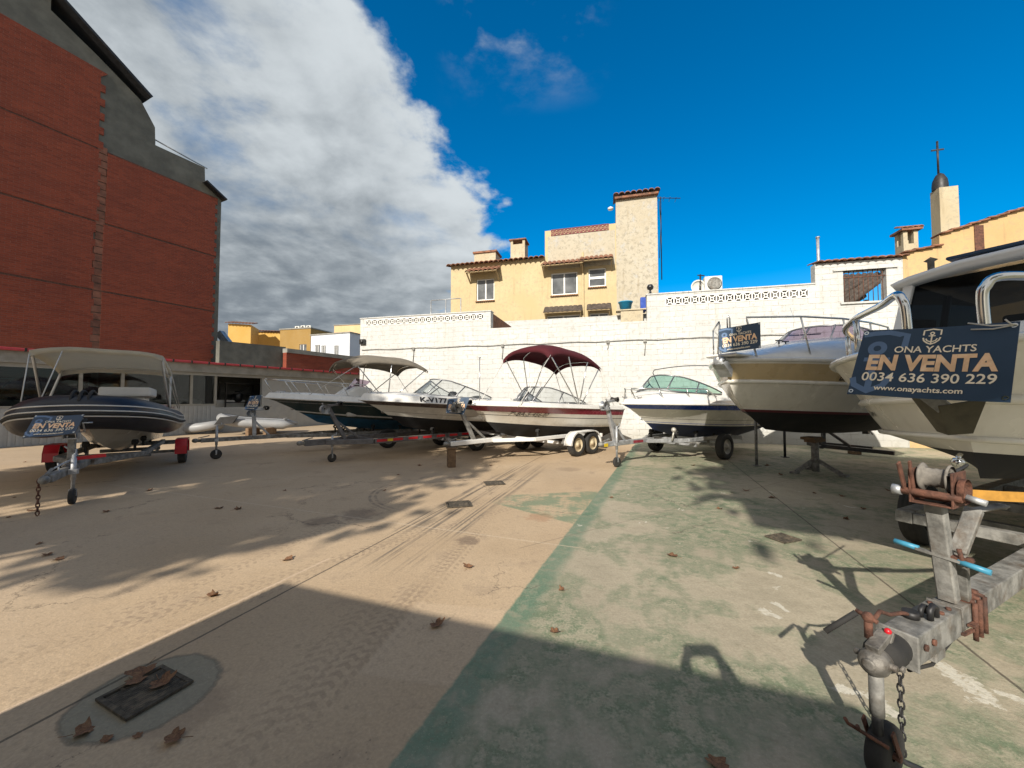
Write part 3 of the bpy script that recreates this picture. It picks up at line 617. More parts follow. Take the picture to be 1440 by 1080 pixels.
b_ = MB(); b_.lathe([(.22, -.01), (.24, -.02), (.2, -.025)], ((r[0] + r[1]) / 2 + .03, 0, (r[2] + r[3]) / 2), 'y', 20); b_.lathe([(0, -.012), (.19, -.012)], ((r[0] + r[1]) / 2 + .03, 0, (r[2] + r[3]) / 2), 'y', 20); b_.build('fan_grille', M_['galvd'], a_)
b_ = MB(); b_.cyl((r[0] - .12, .1, r[2] - .4), (r[0] - .12, .1, r[3] + .12), .03, 8); b_.cyl((r[0] - .22, .1, r[3] + .1), (r[0] + .02, .1, r[3] + .06), .02, 6); b_.build('bracket', M_['darkmetal'], a_)
P_, r = onwall(975, 398, 989, 412, .8)
a_ = thing('satellite_dish', 'pale round satellite dish beside the rooftop air conditioner', 'dish', M=P_.mat())
cx, czz = (r[0] + r[1]) / 2, (r[2] + r[3]) / 2
b_ = MB(); b_.lathe([(0, .10), (.12, .08), (.22, .02), (.25, -.02), (.24, -.03), (.2, .01)], (cx, 0, czz + .05), 'y', 20); b_.build('reflector', M_['ac'], a_)
b_ = MB(); b_.cyl((cx, .12, czz - .7), (cx, .12, czz + .05), .02, 6); b_.cyl((cx, .0, czz - .18), (cx, -.28, czz), .012, 6); b_.cbox((cx, -.29, czz), (.06, .06, .06)); b_.build('feed_arm', M_['galvd'], a_)

# --- yellow house with tower
HP = Pl(WP.o.x, WP.o.y, -14.7, 5.0)
hs_ = thing('yellow_house', 'yellow rendered house with tiled eaves and a tall peeling square tower', 'house', M=HP.mat())
x0 = HP.hit(634, 420)[0]; x1 = HP.hit(766.5, 400)[0]; x2 = HP.hit(866.5, 350)[0]; x3 = HP.hit(925, 350)[0]
zE = (HP.hit(640, 374)[1] + HP.hit(760, 362)[1]) / 2; zU = (HP.hit(767, 326)[1] + HP.hit(865, 313)[1]) / 2; zT = (HP.hit(867, 277)[1] + HP.hit(924, 270.5)[1]) / 2
wins = [HP.rect(670, 392, 695, 422), HP.rect(775, 383, 812, 414), HP.rect(827.5, 377, 852, 402.5)]
low = [HP.rect(769, 443, 816, 462), HP.rect(829, 440, 856, 458)]
b_ = MB(); facade(b_, x0, x1, 0, zE, [wins[0]]); b_.box(x0, x1, .2, 8, 0, zE); facade(b_, x1, x2, 0, zU, wins[1:] + low); b_.box(x1, x2, .2, 7, 0, zU)
b_.build('wall', YEL, hs_)
b_ = MB(); b_.box(x2, x3, -.015, 3.4, 0, zT); b_.build('tower', TOW, hs_)
b_ = MB(); xq = HP.hit(775, 330)[0]; b_.box(x1 + .15, x2 - .05, -.012, 0, HP.hit(815, 376)[1] + .0, zU - .32); b_.build('render_patch', TOW, hs_)
b_ = MB(); tiles(b_, x0 - .15, x1 - .004, -.32, zE - .10, 3.5, zE + .9, .27, .12); b_.build('roof', M_['terra'], hs_)
b_ = MB(); tiles(b_, x2 - .12, x3 + .12, -.3, zT - .02, 1.8, zT + .5, .27, .12); b_.box(x2 - .05, x3 + .05, -.2, -.02, zT - .16, zT - .06); b_.build('tower_roof', M_['terra'], hs_)
b_ = MB(); lattice(b_, xq, HP.hit(856, 317)[0], zU - .30, zU + .02, 15, -.03, .1); b_.build('lattice_strip', [M_['latmaroon'], M_['dark']], hs_)
window(hs_, wins[0]); window(hs_, wins[1]); window(hs_, wins[2], mull=0, hbar=True)
for r in low: window(hs_, r, mull=1, sill=False)
for (a, c, za, dz) in ((658, 700, None, 0), (765, 816, None, 1), (819, 859, None, 2), (766, 818, None, 3), (826, 858, None, 4)):
    r = (wins + low)[dz]; xa, xb = r[0] - (.42 if dz < 3 else .12), r[1] + (.36 if dz < 3 else .12); zz = r[3] + (.14 if dz < 3 else .02)
    w_ = MB(); tiles(w_, xa, xb, -.68 if dz < 3 else -.4, zz + .08, 0, zz + .42, .24, .105 if dz < 3 else .04); aw = w_.build('awning', M_['terra' if dz < 3 else 'tiledark'], hs_)
    w_ = MB(); w_.beam((xa + .05, -.6 if dz < 3 else -.34, zz + .06), (xb - .05, -.6 if dz < 3 else -.34, zz + .06), .06, .06)
    for xx in (xa + .08, xb - .08): w_.beam((xx, -.58 if dz < 3 else -.32, zz + .04), (xx, -.02, zz - .32 if dz < 3 else zz - .2), .06, .06)
    w_.add([(xa, -.66 if dz < 3 else -.38, zz + .05), (xb, -.66 if dz < 3 else -.38, zz + .05), (xb, -.004, zz + .38), (xa, -.004, zz + .38)], [(0, 1, 2, 3)]); w_.build('bracket', M_['awn'], aw)
b_ = MB(); xx = HP.hit(820, 400)[0]; b_.cyl((xx, -.05, 2), (xx, -.05, HP.hit(820, 355)[1]), .05, 8); b_.build('drain_pipe', YEL, hs_)
for (a, b0, c, d_, off, cap) in ((667, 353, 697, 372, 2.4, 0), (718, 336, 738, 368, 1.8, 1)):
    Q = Pl(HP.o.x, HP.o.y, -14.7, off); r = Q.rect(a, b0, c, d_); w_ = MB(); ww = r[1] - r[0]
    w_.box(r[0], r[1], off, off + min(ww, 1.0), r[2] - .6, r[3] - (.3 if cap else .12))
    if cap:
        for sx in (r[0], r[1] - .14):
            for sy in (off, off + ww - .14): w_.box(sx, sx + .14, sy, sy + .14, r[3] - .3, r[3] - .08)
    cs = w_.build('chimney', STO, hs_); w_ = MB(); w_.box(r[0] - .08, r[1] + .08, off - .08, off + min(ww, 1.0) + .08, r[3] - (.08 if cap else .12), r[3]); w_.build('cap', M_['terra'], cs, .01)
b_ = MB(); xx = x3 - .02; b_.cyl((xx + .3, 1.0, zT - 4), (xx + .3, 1.0, zT + .25), .025, 6); b_.cyl((xx - .5, 1.0, zT + .3), (xx + 1.2, .8, zT - .05), .018, 6)
for k in range(6): b_.cyl((xx - .4 + k * .28, .75, zT + .28 - k * .055), (xx - .4 + k * .28, 1.25, zT + .28 - k * .055), .01, 5)
b_.tube([(xx + .12, .1, zT - .4), (xx + .2, .2, zT - 1.6), (xx + .1, .1, zT - 3.2)], .015, 5); b_.build('aerial', M_['darkmetal'], hs_)
b_ = MB(); b_.lathe([(0, 0), (.12, .02), (.14, .1), (.05, .16)], (x2 - .25, .3, HP.hit(862, 291)[1]), 'z', 12); b_.build('security_lamp', M_['frame_w'], hs_)
Q = Pl(WP.o.x, WP.o.y, -14.7, 2.6); r = Q.rect(873, 424, 887, 435)
b_ = MB(); b_.box(r[0], r[1] + .5, .15, .5, r[2] - 1.9, r[2] - .02); b_.box(r[0] - .2, r[1] + 1.6, .1, .6, r[2] - .02, r[2] + .03); tag(b_.build('terrace_bench', STO, None, 0, Q.mat()), 'low stained masonry bench on the roof terrace beneath the blue tub', 'bench')
b_ = MB(); xm = (r[0] + r[1]) / 2; b_.lathe([(0, r[2] + .04), (.22, r[2] + .04), (.28, r[3]), (.31, r[3] + .01), (.31, r[3] + .05), (0, r[3] + .06)], (xm, .3, 0), 'z', 18); tag(b_.build('plastic_tub', M_['bluebin'], None, 0, Q.mat()), 'round blue plastic tub on the roof terrace', 'tub')
r = Q.rect(901, 416, 909, 428); b_ = MB(); b_.box(r[0], r[1], .2, .6, r[2] - .25, r[3]); tag(b_.build('plastic_crate', M_['blue'], None, .02, Q.mat()), 'dark blue square crate on the roof terrace at the tall wall', 'crate')
r = WP.rect(912, 406, 918, 415); b_ = MB(); xm = (r[0] + r[1]) / 2; b_.lathe([(.09, 0), (.09, .04), (.04, .07), (.03, .16), (.10, .2), (.12, .28), (.08, .36), (0, .38)], (xm, .15, zC + .05), 'z', 14); tag(b_.build('stone_finial', M_['black'], None, 0, WP.mat()), 'small black ball finial on the corner of the tall wall', 'finial')
Q = Pl(WP.o.x, WP.o.y, -14.7, 1.6); r = Q.rect(606, 421, 648, 442); b_ = MB()
for q in (0, .5, 1): b_.cyl((r[0] + (r[1] - r[0]) * q, 0, r[2] - 1.2), (r[0] + (r[1] - r[0]) * q, 0, r[3]), .025, 6)
b_.cyl((r[0], 0, r[3]), (r[1], 0, r[3]), .02, 6); tag(b_.build('clothes_frame', M_['galv'], None, 0, Q.mat()), 'bare metal pipe frame standing above the left wall section', 'frame')
Q = Pl(WP.o.x, WP.o.y, -14.7, 3.2); b_ = MB(); a0, a1 = Q.hit(700, 450)[0], Q.hit(912, 440)[0]; b_.box(a0, a1, 0, .25, 0, Q.hit(800, 447)[1]); tag(b_.build('terrace_parapet', WWM, None, 0, Q.mat()), 'white parapet between the yard wall and the yellow house', 'wall')

# --- brick gable on the left
WK = Pl(*G(0, 630)[:2], 64.8); BK = Pl(WK.o.x, WK.o.y, 64.8, 3.0)
bk = thing('brick_building', 'tall red brick party wall with grey rendered gable and stepped roofline', 'building', M=BK.mat())
sil = BK.poly([(71, -30), (71.5, 14), (136, 77), (198, 141), (218, 179), (218.5, 204), (288, 236), (288.5, 258), (311, 281)])
xr = BK.hit(308, 400)[0]; xl = sil[0][0] - 11
pl_ = [(xl, 0), (xl, sil[0][1] + 5)] + [(sil[0][0], sil[0][1] + 5)] + sil[1:] + [(xr, sil[-1][1]), (xr, 0)]
b_ = MB(); b_.prism(pl_, 0, 9); b_.build('gable_wall', M_['conc'], bk)
def hz(px, py): return BK.hit(px, py)[1]
zAl = (hz(145, 212) + hz(303, 279)) / 2; zBl = (hz(0, 270) + hz(298, 361)) / 2; zCl = (hz(0, 384) + hz(298, 438)) / 2
xm = BK.hit(141, 300)[0]; xm2 = BK.hit(149, 160)[0]; xe = BK.hit(302, 400)[0]; g = .035
top0 = BK.hit(0, 19); top1 = BK.hit(149, 104); sl = (top1[1] - top0[1]) / (top1[0] - top0[0])
b_ = MB()
for (a, c, z0, z1) in ((xl, xm - .1, 0, zCl - g), (xm + .12, xe, 0, zCl - g), (xl, xm - .12, zCl + g, zBl - g), (xm + .1, xe, zCl + g, zBl - g), (xl, xm - .05, zBl + g, zAl - g), (xm + .14, xe, zBl + g, zAl - g)):
    pts = [(a, z0), (c, z0)]
    if c < xe:      # toothed inner edge
        k = 0; z = z0
        while z < z1 - .3: pts += [(c - (.07 if k % 2 else 0), z), (c - (.07 if k % 2 else 0), min(z + .29, z1))]; z += .29; k += 1
        pts += [(c, z1)]
    else:
        k = 0; z = z0
        while z < z1 - .24: pts += [(c - (.1 if k % 2 else 0), z), (c - (.1 if k % 2 else 0), min(z + .22, z1))]; z += .22; k += 1
        pts += [(c, z1)]
    pts += [(a, z1)]; cl = []
    for p in pts:
        if not cl or (abs(p[0] - cl[-1][0]) + abs(p[1] - cl[-1][1])) > 1e-5: cl.append(p)
    b_.prism(cl, -.05, -.002)
pts = [(xl, zAl + g), (xm2 - .05, zAl + g)]; z = zAl + g; k = 0
while z < top1[1] - .35: pts += [(xm2 - (.2 if k % 2 else .05), z), (xm2 - (.2 if k % 2 else .05), z + .3)]; z += .3; k += 1
pts += [(xm2, top1[1]), (xl, top1[1] + sl * (xl - top1[0]))]
cl = [p for i, p in enumerate(pts) if i == 0 or (abs(p[0] - pts[i - 1][0]) + abs(p[1] - pts[i - 1][1])) > 1e-5]
b_.prism(cl, -.05, -.002); b_.build('brickwork', RB, bk)
QN = mat('rough mortar column', (.20, .085, .055), .9, 0, .4, 2.6, (.24, .05, .022), 1.0, .3, 12, dscale=1.1)
b_ = MB(); z = .2; k = 0
while z < zAl: b_.box(xm - .13 - .05 * random.random(), xm + .12 + .04 * random.random(), -.03 - .02 * random.random(), -.002, z, z + .27); z += .3
b_.build('mortar_column', QN, bk)
b_ = MB()
for z in (zAl, zBl, zCl): b_.box(xl, xe, -.035, -.003, z - g * .8, z + g * .8)
b_.build('floor_shadow_line', M_['rust'], bk)  # dark strips paint in the thin shadow lines between storeys
b_ = MB(); e0 = BK.hit(209, 140); b_.beam((sil[2][0] - 2, .3, sil[2][1] + 1.9), (e0[0], .3, e0[1]), 1.3, .1); b_.build('eave', M_['darkmetal'], bk); b_ = MB(); e1 = BK.hit(314, 283)
b_.beam((sil[7][0] - .1, .3, sil[7][1] + .02), (e1[0], .3, e1[1]), 1.3, .09); b_.build('eave', M_['darkmetal'], bk)
b_ = MB(); b_.cyl((sil[5][0], .2, sil[5][1] + .35), (sil[6][0] + .2, .2, sil[6][1] + .12), .03, 6); b_.cyl((sil[5][0] + .05, .2, sil[5][1]), (sil[5][0] + .05, .2, sil[5][1] + .34), .025, 6); b_.build('handrail', M_['galv'], bk)

# --- low workshop in front of it
wk = thing('workshop', 'long low grey workshop with big windows, red gutter and an open dark doorway', 'building', M=WK.mat())
xl = -9.0; xr = WK.hit(509, 560)[0]; zg = (WK.hit(0, 489)[1] + WK.hit(340, 514.8)[1]) / 2
zf = zg - .42; zs = WK.hit(0, 515)[1]; zw = (WK.hit(0, 573)[1] + WK.hit(300, 571)[1]) / 2
b_ = MB(); b_.box(xl, xr, -.25, 2.95, zf, zg); b_.build('roof_slab', M_['conc2'], wk)
b_ = MB(); b_.box(xl, xr, -.06, .1, zs, zf - .002); b_.build('ribbed_fascia', M_['clad'], wk)
b_ = MB(); b_.box(xl, xr, -.36, -.252, zg - .06, zg + .03)
b_.build('gutter', M_['gutred'], wk, .015)
k = xl
while k < xr: b_ = MB(); b_.box(k, k + .05, -.38, -.30, zg - .07, zg + .035); b_.build('gutter_bracket', M_['dark'], wk); k += .62
xd0, xd1 = WK.hit(303, 550)[0], WK.hit(368, 550)[0]
b_ = MB(); b_.box(xl, xd0, -.03, .12, 0, zw); b_.box(xd1, xr, -.03, .12, 0, zs)
k = xl
while k < xd0 - .1: b_.box(k, k + .07, -.055, -.03, .02, zw - .02); k += .16
b_.box(xd0, xd1, -.03, .12, 0, zw * .92); b_.build('low_wall', M_['clad'], wk)
b_ = MB()
posts = [xl] + [WK.hit(px, 540)[0] for px in (113, 172, 269, 303)]
for p in posts: b_.box(p - .045, p + .045, -.04, .1, zw, zs)
b_.box(xl, xd0, -.05, .06, zw, zw + .07); b_.build('window_frame', M_['conc2'], wk)
b_ = MB(); b_.box(xl, xd0 - .07, .015, .02, zw + .07, zs - .002); b_.build('shop_window', M_['shopglass'], wk)
b_ = MB(); b_.box(xl, xr, 2.96, 3.05, 0, zg + .1); b_.box(xl, xr, .13, 2.95, .005, .02); b_.box(xr, xr + .2, -.03, 3.05, 0, zg); b_.build('inner_wall', M_['inwall'], wk)
b_ = MB(); b_.box(xd0 - .05, xd0 + .0, .13, 2.95, .02, zf); b_.box(xd0 + .3, xr - .2, 2.85, 2.95, .02, zf); b_.build('doorway_shade', M_['dark'], wk)  # near-black sheets paint in the shade inside the doorway
# grey yard walls and red brick wall behind the workshop roof
Q = Pl(WK.o.x, WK.o.y, 64.8, 1.8); x0, zt = Q.hit(309, 479); x1 = Q.hit(402, 488)[0]; b_ = MB(); b_.prism([(x0, 0), (x1, 0), (x1, Q.hit(402, 488)[1]), (x0, zt)], 0, .3)
tag(b_.build('rendered_wall', M_['conc'], None, 0, Q.mat()), 'plain grey rendered wall joining the brick gable above the workshop', 'wall')
Q = Pl(WK.o.x, WK.o.y, 64.8, 1.4); x0 = Q.hit(403, 497)[0]; x1, z1 = Q.hit(505, 507); b_ = MB(); b_.box(x0, x1 + 1, 0, .3, 0, Q.hit(450, 501)[1]); o = b_.build('low_brick_wall', RB, None, 0, Q.mat())
tag(o, 'low dark red brick wall between the grey wall and the white wall', 'wall'); b_ = MB(); b_.box(x0, x1 + 1, -.05, .34, Q.hit(450, 501)[1], Q.hit(450, 496)[1] + .02); b_.build('coping', M_['conc2'], o)
b_ = MB(); a, c = PY(309, 468, 22), PY(330, 492, 22); b_.beam(a, c + Vector((.3, 0, -.5)), .35, .35); tag(b_.build('drain_chute', M_['galv'], None), 'grey sloping metal chute at the edge of the brick gable', 'chute')

# --- distant houses at the left
def blockhouse(name, label, Y, fx0, fx1, ytop, deg, depth, m, wins=(), roof=None, side=None, fr=True):
    c0 = PY(fx0, ytop, Y); P2 = Pl(c0.x, c0.y, deg); t_ = thing(name, label, 'house', M=P2.mat())
    xb, zt = P2.hit(fx1, ytop); zt = c0.z; b2 = MB(); rs = [P2.rect(*w_) for w_ in wins]
    facade(b2, 0, xb, 0, zt, rs); b2.box(0, xb, .2, depth, 0, zt); b2.build('wall', m, t_)
    for r_ in rs: window(t_, r_, sill=False)
    if roof: b2 = MB(); tiles(b2, -.2, xb + .2, -.35, zt + .02, depth * .6, zt + .5, .3, .09); b2.build('roof', M_['terra'], t_)
    else: b2 = MB(); b2.box(-.08, xb + .08, -.08, depth, zt, zt + .12); b2.build('coping', M_['conc2'], t_)
    return t_, P2, xb, zt
OCH = stucco_mat('amber render', (.55, .33, .08), (.60, .38, .11), (.46, .34, .2), .2, .2)
CRM = stucco_mat('cream render', (.58, .40, .20), (.62, .46, .26), (.5, .4, .28), .2, .2)
WHT = stucco_mat('cool white render', (.50, .53, .58), (.54, .57, .62), (.45, .45, .45), .15, .15)
OC2 = stucco_mat('shaded ochre render', (.27, .165, .045), (.30, .19, .06), (.25, .18, .1), .2, .2)  # amber render darkened to paint in the shade on the end wall
blockhouse('stair_turret', 'small amber turret with tiled cap rising behind the grey wall', 40, 321, 353, 455, 20, 3.0, OCH, (), True)
blockhouse('terraced_house', 'amber house with tiled eave and rooftop air conditioners', 44, 360, 412, 466, 10, 5, OCH, (), True)
blockhouse('ochre_annex', 'amber house end wall, shade painted in, with one brown shutter', 43, 394, 437, 464, -14, 6, OC2, ((421, 484, 431, 499),), None)
blockhouse('white_house', 'pale blue white house with a row of small windows', 42, 437.5, 492, 472, -20, 6, WHT, ((443, 485, 450, 497), (452, 486, 458, 498), (470, 486, 476, 500)), None)
blockhouse('cream_house', 'cream block of flats rising at the left end of the white wall', 52, 470, 515, 458, -12, 7, CRM, ((493, 468, 500, 476), (492, 487, 498, 494)), None)
for px, py, lb in ((419, 462, 'leftmost of the three small air conditioners on the amber roof'), (427, 461, 'middle one of the three small air conditioners on the amber roof'), (435, 461, 'rightmost of the three small air conditioners on the amber roof')):
    c = PY(px, py, 43.5); t_ = thing('ac_unit', lb, 'air conditioner', c, R(-15), 'air conditioners on the amber roof')
    b_ = MB(); b_.box(-.3, .3, -.15, .15, -.6, .25); b_.build('casing', M_['ac'], t_, .02); b_ = MB(); b_.lathe([(0, -.16), (.17, -.16), (.19, -.15)], (0, 0, 0), 'y', 14); b_.build('fan_grille', M_['darkmetal'], t_)
# grey boundary wall of the street behind the camera (casts the near shadow) and its trees
# ------------------------------------------------------------------ boat kit.  Local axes: x aft from the stem head, y to the far side, z up from the keel
class Hull:
    def __init__(s, L, B, zb, zs, cz0, cz1, kz0, rake, ps=2.3, smax=.6, taper=.06, cf=.84, flare=1.5, crown=.06, cpow=1.0, tum=(0.0, 0.0), rp=.8, cps=.72):
        s.tum, s.rp, s.cps = tum, rp, cps
        s.L, s.B, s.zb, s.zs, s.cz0, s.cz1, s.kz0, s.rake, s.ps, s.smax, s.taper, s.cf, s.flare, s.crown, s.cpow = L, B, zb, zs, cz0, cz1, kz0, rake, ps, smax, taper, cf, flare, crown, cpow
    def g(s, t, p, sm):
        k = min(t / sm, 1); v = 1 - (1 - k) ** p
        return v * (1 - s.taper * max(0, (t - sm) / (1 - sm)) ** 2)
    def zsh(s, t): return s.zs + (s.zb - s.zs) * (1 - t) ** 1.7
    def zch(s, t): return s.cz1 + (s.cz0 - s.cz1) * (1 - t) ** 2.2
    def ysh(s, t): return s.B / 2 * s.g(t, s.ps, s.smax)
    def ych(s, t): return s.B / 2 * s.cf * s.g(t, s.ps * s.cps, s.smax * 1.25 if s.smax * 1.25 < .95 else .95)
    def x0(s, w):
        zk, zc, zh = s.kz0, s.cz0, s.zb
        z = zk + (zc - zk) * (w + 1) if w < 0 else zc + (zh - zc) * w
        return s.rake * (1 - ((z - zk) / (zh - zk))) ** s.rp if z < zh else 0.0
    def ins(s, t): return s.tum[0] * min(1, s.ysh(t) / .45)
    def ydk(s, t): return s.ysh(t) - s.ins(t)
    def zdk(s, t): return s.zsh(t) + s.tum[1]
    def P(s, t, w, side):
        if w > 1:           # white deck moulding leaning in above the hull joint
            k = (w - 1) / .25; y = s.ysh(t) - s.ins(t) * k ** 1.3; return Vector((t * s.L + .12 * k * (1 - t) ** 6, side * y, s.zsh(t) + s.tum[1] * k))
        x = s.x0(w); x = x + t * (s.L - x)
        if w < 0:
            q = w + 1; zk = s.kz0 * (1 - t) ** 3; y = s.ych(t) * q; z = zk + (s.zch(t) - zk) * q
        else:
            fl = s.flare * (1 - t) + 1.0 * t; y = s.ych(t) + (s.ysh(t) - s.ych(t)) * w ** fl; z = s.zch(t) + (s.zsh(t) - s.zch(t)) * w
        return Vector((x, side * y, z))
    def deck(s, t, f):
        return Vector((t * s.L + (.12 * (1 - t) ** 6 if s.tum[1] else 0), f * s.ydk(t), s.zdk(t) + s.crown * (1 - f * f) * min(1, t * 6)))
    def build(s, par, bands, name='hull', ns=46, mats=None):
        ms = []; ws = [-1.0]; mi = []
        for a, b, m in bands:
            if m not in ms: ms.append(m)
            k = max(1, round((b - a) / .25))
            for i in range(k): ws.append(a + (b - a) * (i + 1) / k); mi.append(ms.index(m))
        ts = [(i / ns) ** 1.5 for i in range(ns + 1)]; mb = MB()
        rows = [[s.P(t, w, -1) for w in ws[::-1]] + [s.P(t, w, 1) for w in ws[1:]] for t in ts]
        mb.grid(rows, sm=True, mis=mi[::-1] + mi)
        last = rows[-1]; n = len(ws); b = len(mb.v); mb.v += [tuple(v) for v in last]
        k = len(last)
        for i in range(n - 1): mb.f.append([b + i, b + i + 1, b + k - 2 - i, b + k - 1 - i] if i < n - 2 else [b + i, b + i + 1, b + k - 1 - i]); mb.m.append(mi[::-1][i]); mb.s.append(False)
        o = mb.build(name, [M_[m] for m in ms], par, merge=True)
        es = o.modifiers.new('edge', 'EDGE_SPLIT'); es.split_angle = R(38); return o
    def deckmesh(s, par, sc, se=.97, wd=.2, floor=.35, m='gel', mf='floorin', lip=.05, prof=None):
        """foredeck to sc, side decks round an open cockpit, small aft deck"""
        mb = MB(); z = lambda t, f: s.deck(t, f) + Vector((0, 0, (prof(t, f) if prof else 0)))
        fs = [-1, -.93, -.8, -.6, -.35, 0, .35, .6, .8, .93, 1]
        ts = [.004 + (sc - .004) * (i / 14) ** 1.4 for i in range(15)]
        mb.grid([[z(t, f) for f in fs] for t in ts])
        t2 = [sc + (se - sc) * i / 8 for i in range(9)]
        for sd in (-1, 1):
            inn = lambda t: sd * (1 - wd / max(.1, s.ydk(t)))
            mb.grid([[z(t, sd), z(t, (sd + inn(t)) / 2), z(t, inn(t))] for t in t2], flip=sd > 0)
            mb.grid([[z(t, inn(t)), Vector((z(t, inn(t)).x, sd * max(.02, min(abs(inn(t)) * s.ydk(t), s.yat(t * s.L, floor) - .03)), floor))] for t in t2], sm=False, flip=sd > 0)
        i0 = 1 - wd / max(.1, s.ydk(sc)); a = [z(sc, f * i0) for f in fs]
        yl = s.yat(sc * s.L, floor) - .03; mb.grid([a, [Vector((v.x, max(-yl, min(yl, v.y)), floor)) for v in a]], sm=False)
        mb.grid([[z(t, f) for f in fs] for t in (se, .999)])
        i1 = 1 - wd / max(.1, s.ydk(se)); a = [z(se, f * i1) for f in fs]; mb.grid([a, [Vector((v.x, v.y, floor)) for v in a]], sm=False)
        dk = mb.build('deck', M_[m], par)
        es = dk.modifiers.new('edge', 'EDGE_SPLIT'); es.split_angle = R(40)
        mb = MB(); mb.grid([[Vector((t * s.L, f * min(s.ydk(t) - wd - .003, s.yat(t * s.L, floor) - .033), floor + .004)) for f in (-1, 0, 1)] for t in t2]); mb.build('cockpit_floor', M_[mf], par)
        return dk
    def yat(s, x, z):
        lo = 0.0
        for i in range(41):
            w = -1 + i / 20; x0 = s.x0(w); t = (x - x0) / (s.L - x0)
            if t <= 0: continue
            p = s.P(min(1, t), w, 1)
            if p.z <= z + 1e-6: lo = max(lo, p.y)
        return lo
    def rail(s, par, m='gel', r=.028, dz=0.0, name='rub_rail', w=1.0):
        mb = MB(); ts = [(i / 24) ** 1.5 for i in range(25)]
        pts = [s.P(t, w, -1) + Vector((0, -.006, dz)) for t in ts[::-1]] + [s.P(t, w, 1) + Vector((0, .006, dz)) for t in ts[1:]]
        mb.tube(pts, r, 6); return mb.build(name, M_[m], par)
    def text(s, par, txt, x, w, size, m='ink', shear=0.0, bold=.0, name='registration_letters', sx=1.0):
        vs, fs = glyphs(txt, bold); mb = MB(); out = []
        for (u, v) in vs:
            X = x + (u + shear * v) * size * sx; x0 = s.x0(min(w, 1)); t = (X - x0) / (s.L - x0)
            if w > 1:
                ww = w + v * size / s.tum[1] * .25 * .9; p = s.P(t, ww, -1); q = s.P(t, ww + .02, -1); e = s.P(t + .01, ww, -1); nn = (q - p).cross(e - p).normalized(); nn = -nn if nn.y > 0 else nn
                out.append(p + nn * .008); continue
            ww = min(1, w + v * size / (s.zsh(t) - s.zch(t))); x0 = s.x0(ww); t = (X - x0) / (s.L - x0); p = s.P(t, min(1, ww), -1); q = s.P(t, min(1, ww) - .02, -1); e = s.P(t + .01, min(1, ww), -1)
            nn = (e - p).cross(p - q).normalized()
            if nn.y > 0: nn = -nn
            out.append(p + nn * .012)
        mb.add(out, fs); return mb.build(name, M_[m], par)
_gl = {}
def glyphs(txt, bold=0.0):
    """flat triangulated outline of a line of text, unit cap height, baseline 0, starting at x = 0"""
    k = (txt, bold)
    if k not in _gl:
        c = bpy.data.curves.new('lettering', 'FONT'); c.body = txt; c.size = 1.0; c.offset = bold; c.resolution_u = 3; c.fill_mode = 'FRONT'
        o = bpy.data.objects.new('lettering', c); COL.objects.link(o)
        dg = bpy.context.evaluated_depsgraph_get(); dg.update(); me = bpy.data.meshes.new_from_object(o.evaluated_get(dg))
        vs = [(v.co.x, v.co.y) for v in me.vertices]; fs = [tuple(p.vertices) for p in me.polygons]
        bpy.data.objects.remove(o); bpy.data.curves.remove(c); bpy.data.meshes.remove(me)
        mx = min(v[0] for v in vs); hh = .69
        _gl[k] = ([((a - mx) / hh, b / hh) for a, b in vs], fs)
    return _gl[k]
def polyline(mb, pts, r, n=8): mb.tube(pts, r, n)
def screen(par, h, xf, xb, yw, ht, lean, glass, frame, posts=(-62, -28, 28, 62), drop=.0, top_in=.86, tip=.12, r=.017):
    """wrap-round windscreen standing on the deck: tinted panels in a tube frame"""
    base, top = [], []; N_ = 25
    for i in range(N_):
        a = R(-90 + 180 * i / (N_ - 1)); c, sn = math.cos(a), math.sin(a)
        y = yw * math.copysign(abs(sn) ** .85, sn); x = xb - (xb - xf) * max(0, c) ** .75
        t = x / h.L; f = max(-1, min(1, y / max(.05, h.ydk(t)))); z = h.deck(t, f).z + drop
        k = tip + (1 - tip) * min(1, max(0, c) ** .7 * 1.15)
        base.append(Vector((x, y, z))); top.append(Vector((x + lean * k, y * (1 - (1 - top_in) * k), z + ht * k)))
    mb = MB(); mb.grid([base, top]); g = mb.build('windscreen', M_[glass], par)
    mb = MB(); mb.tube(base, r, 6); mb.tube(top, r, 6)
    for p in posts:
        i = round((p + 90) / 180 * (N_ - 1)); mb.tube([base[i], top[i]], r, 6)
    mb.tube([base[0], top[0]], r, 6); mb.tube([base[-1], top[-1]], r, 6)
    mb.build('screen_frame', M_[frame], g); return base, top
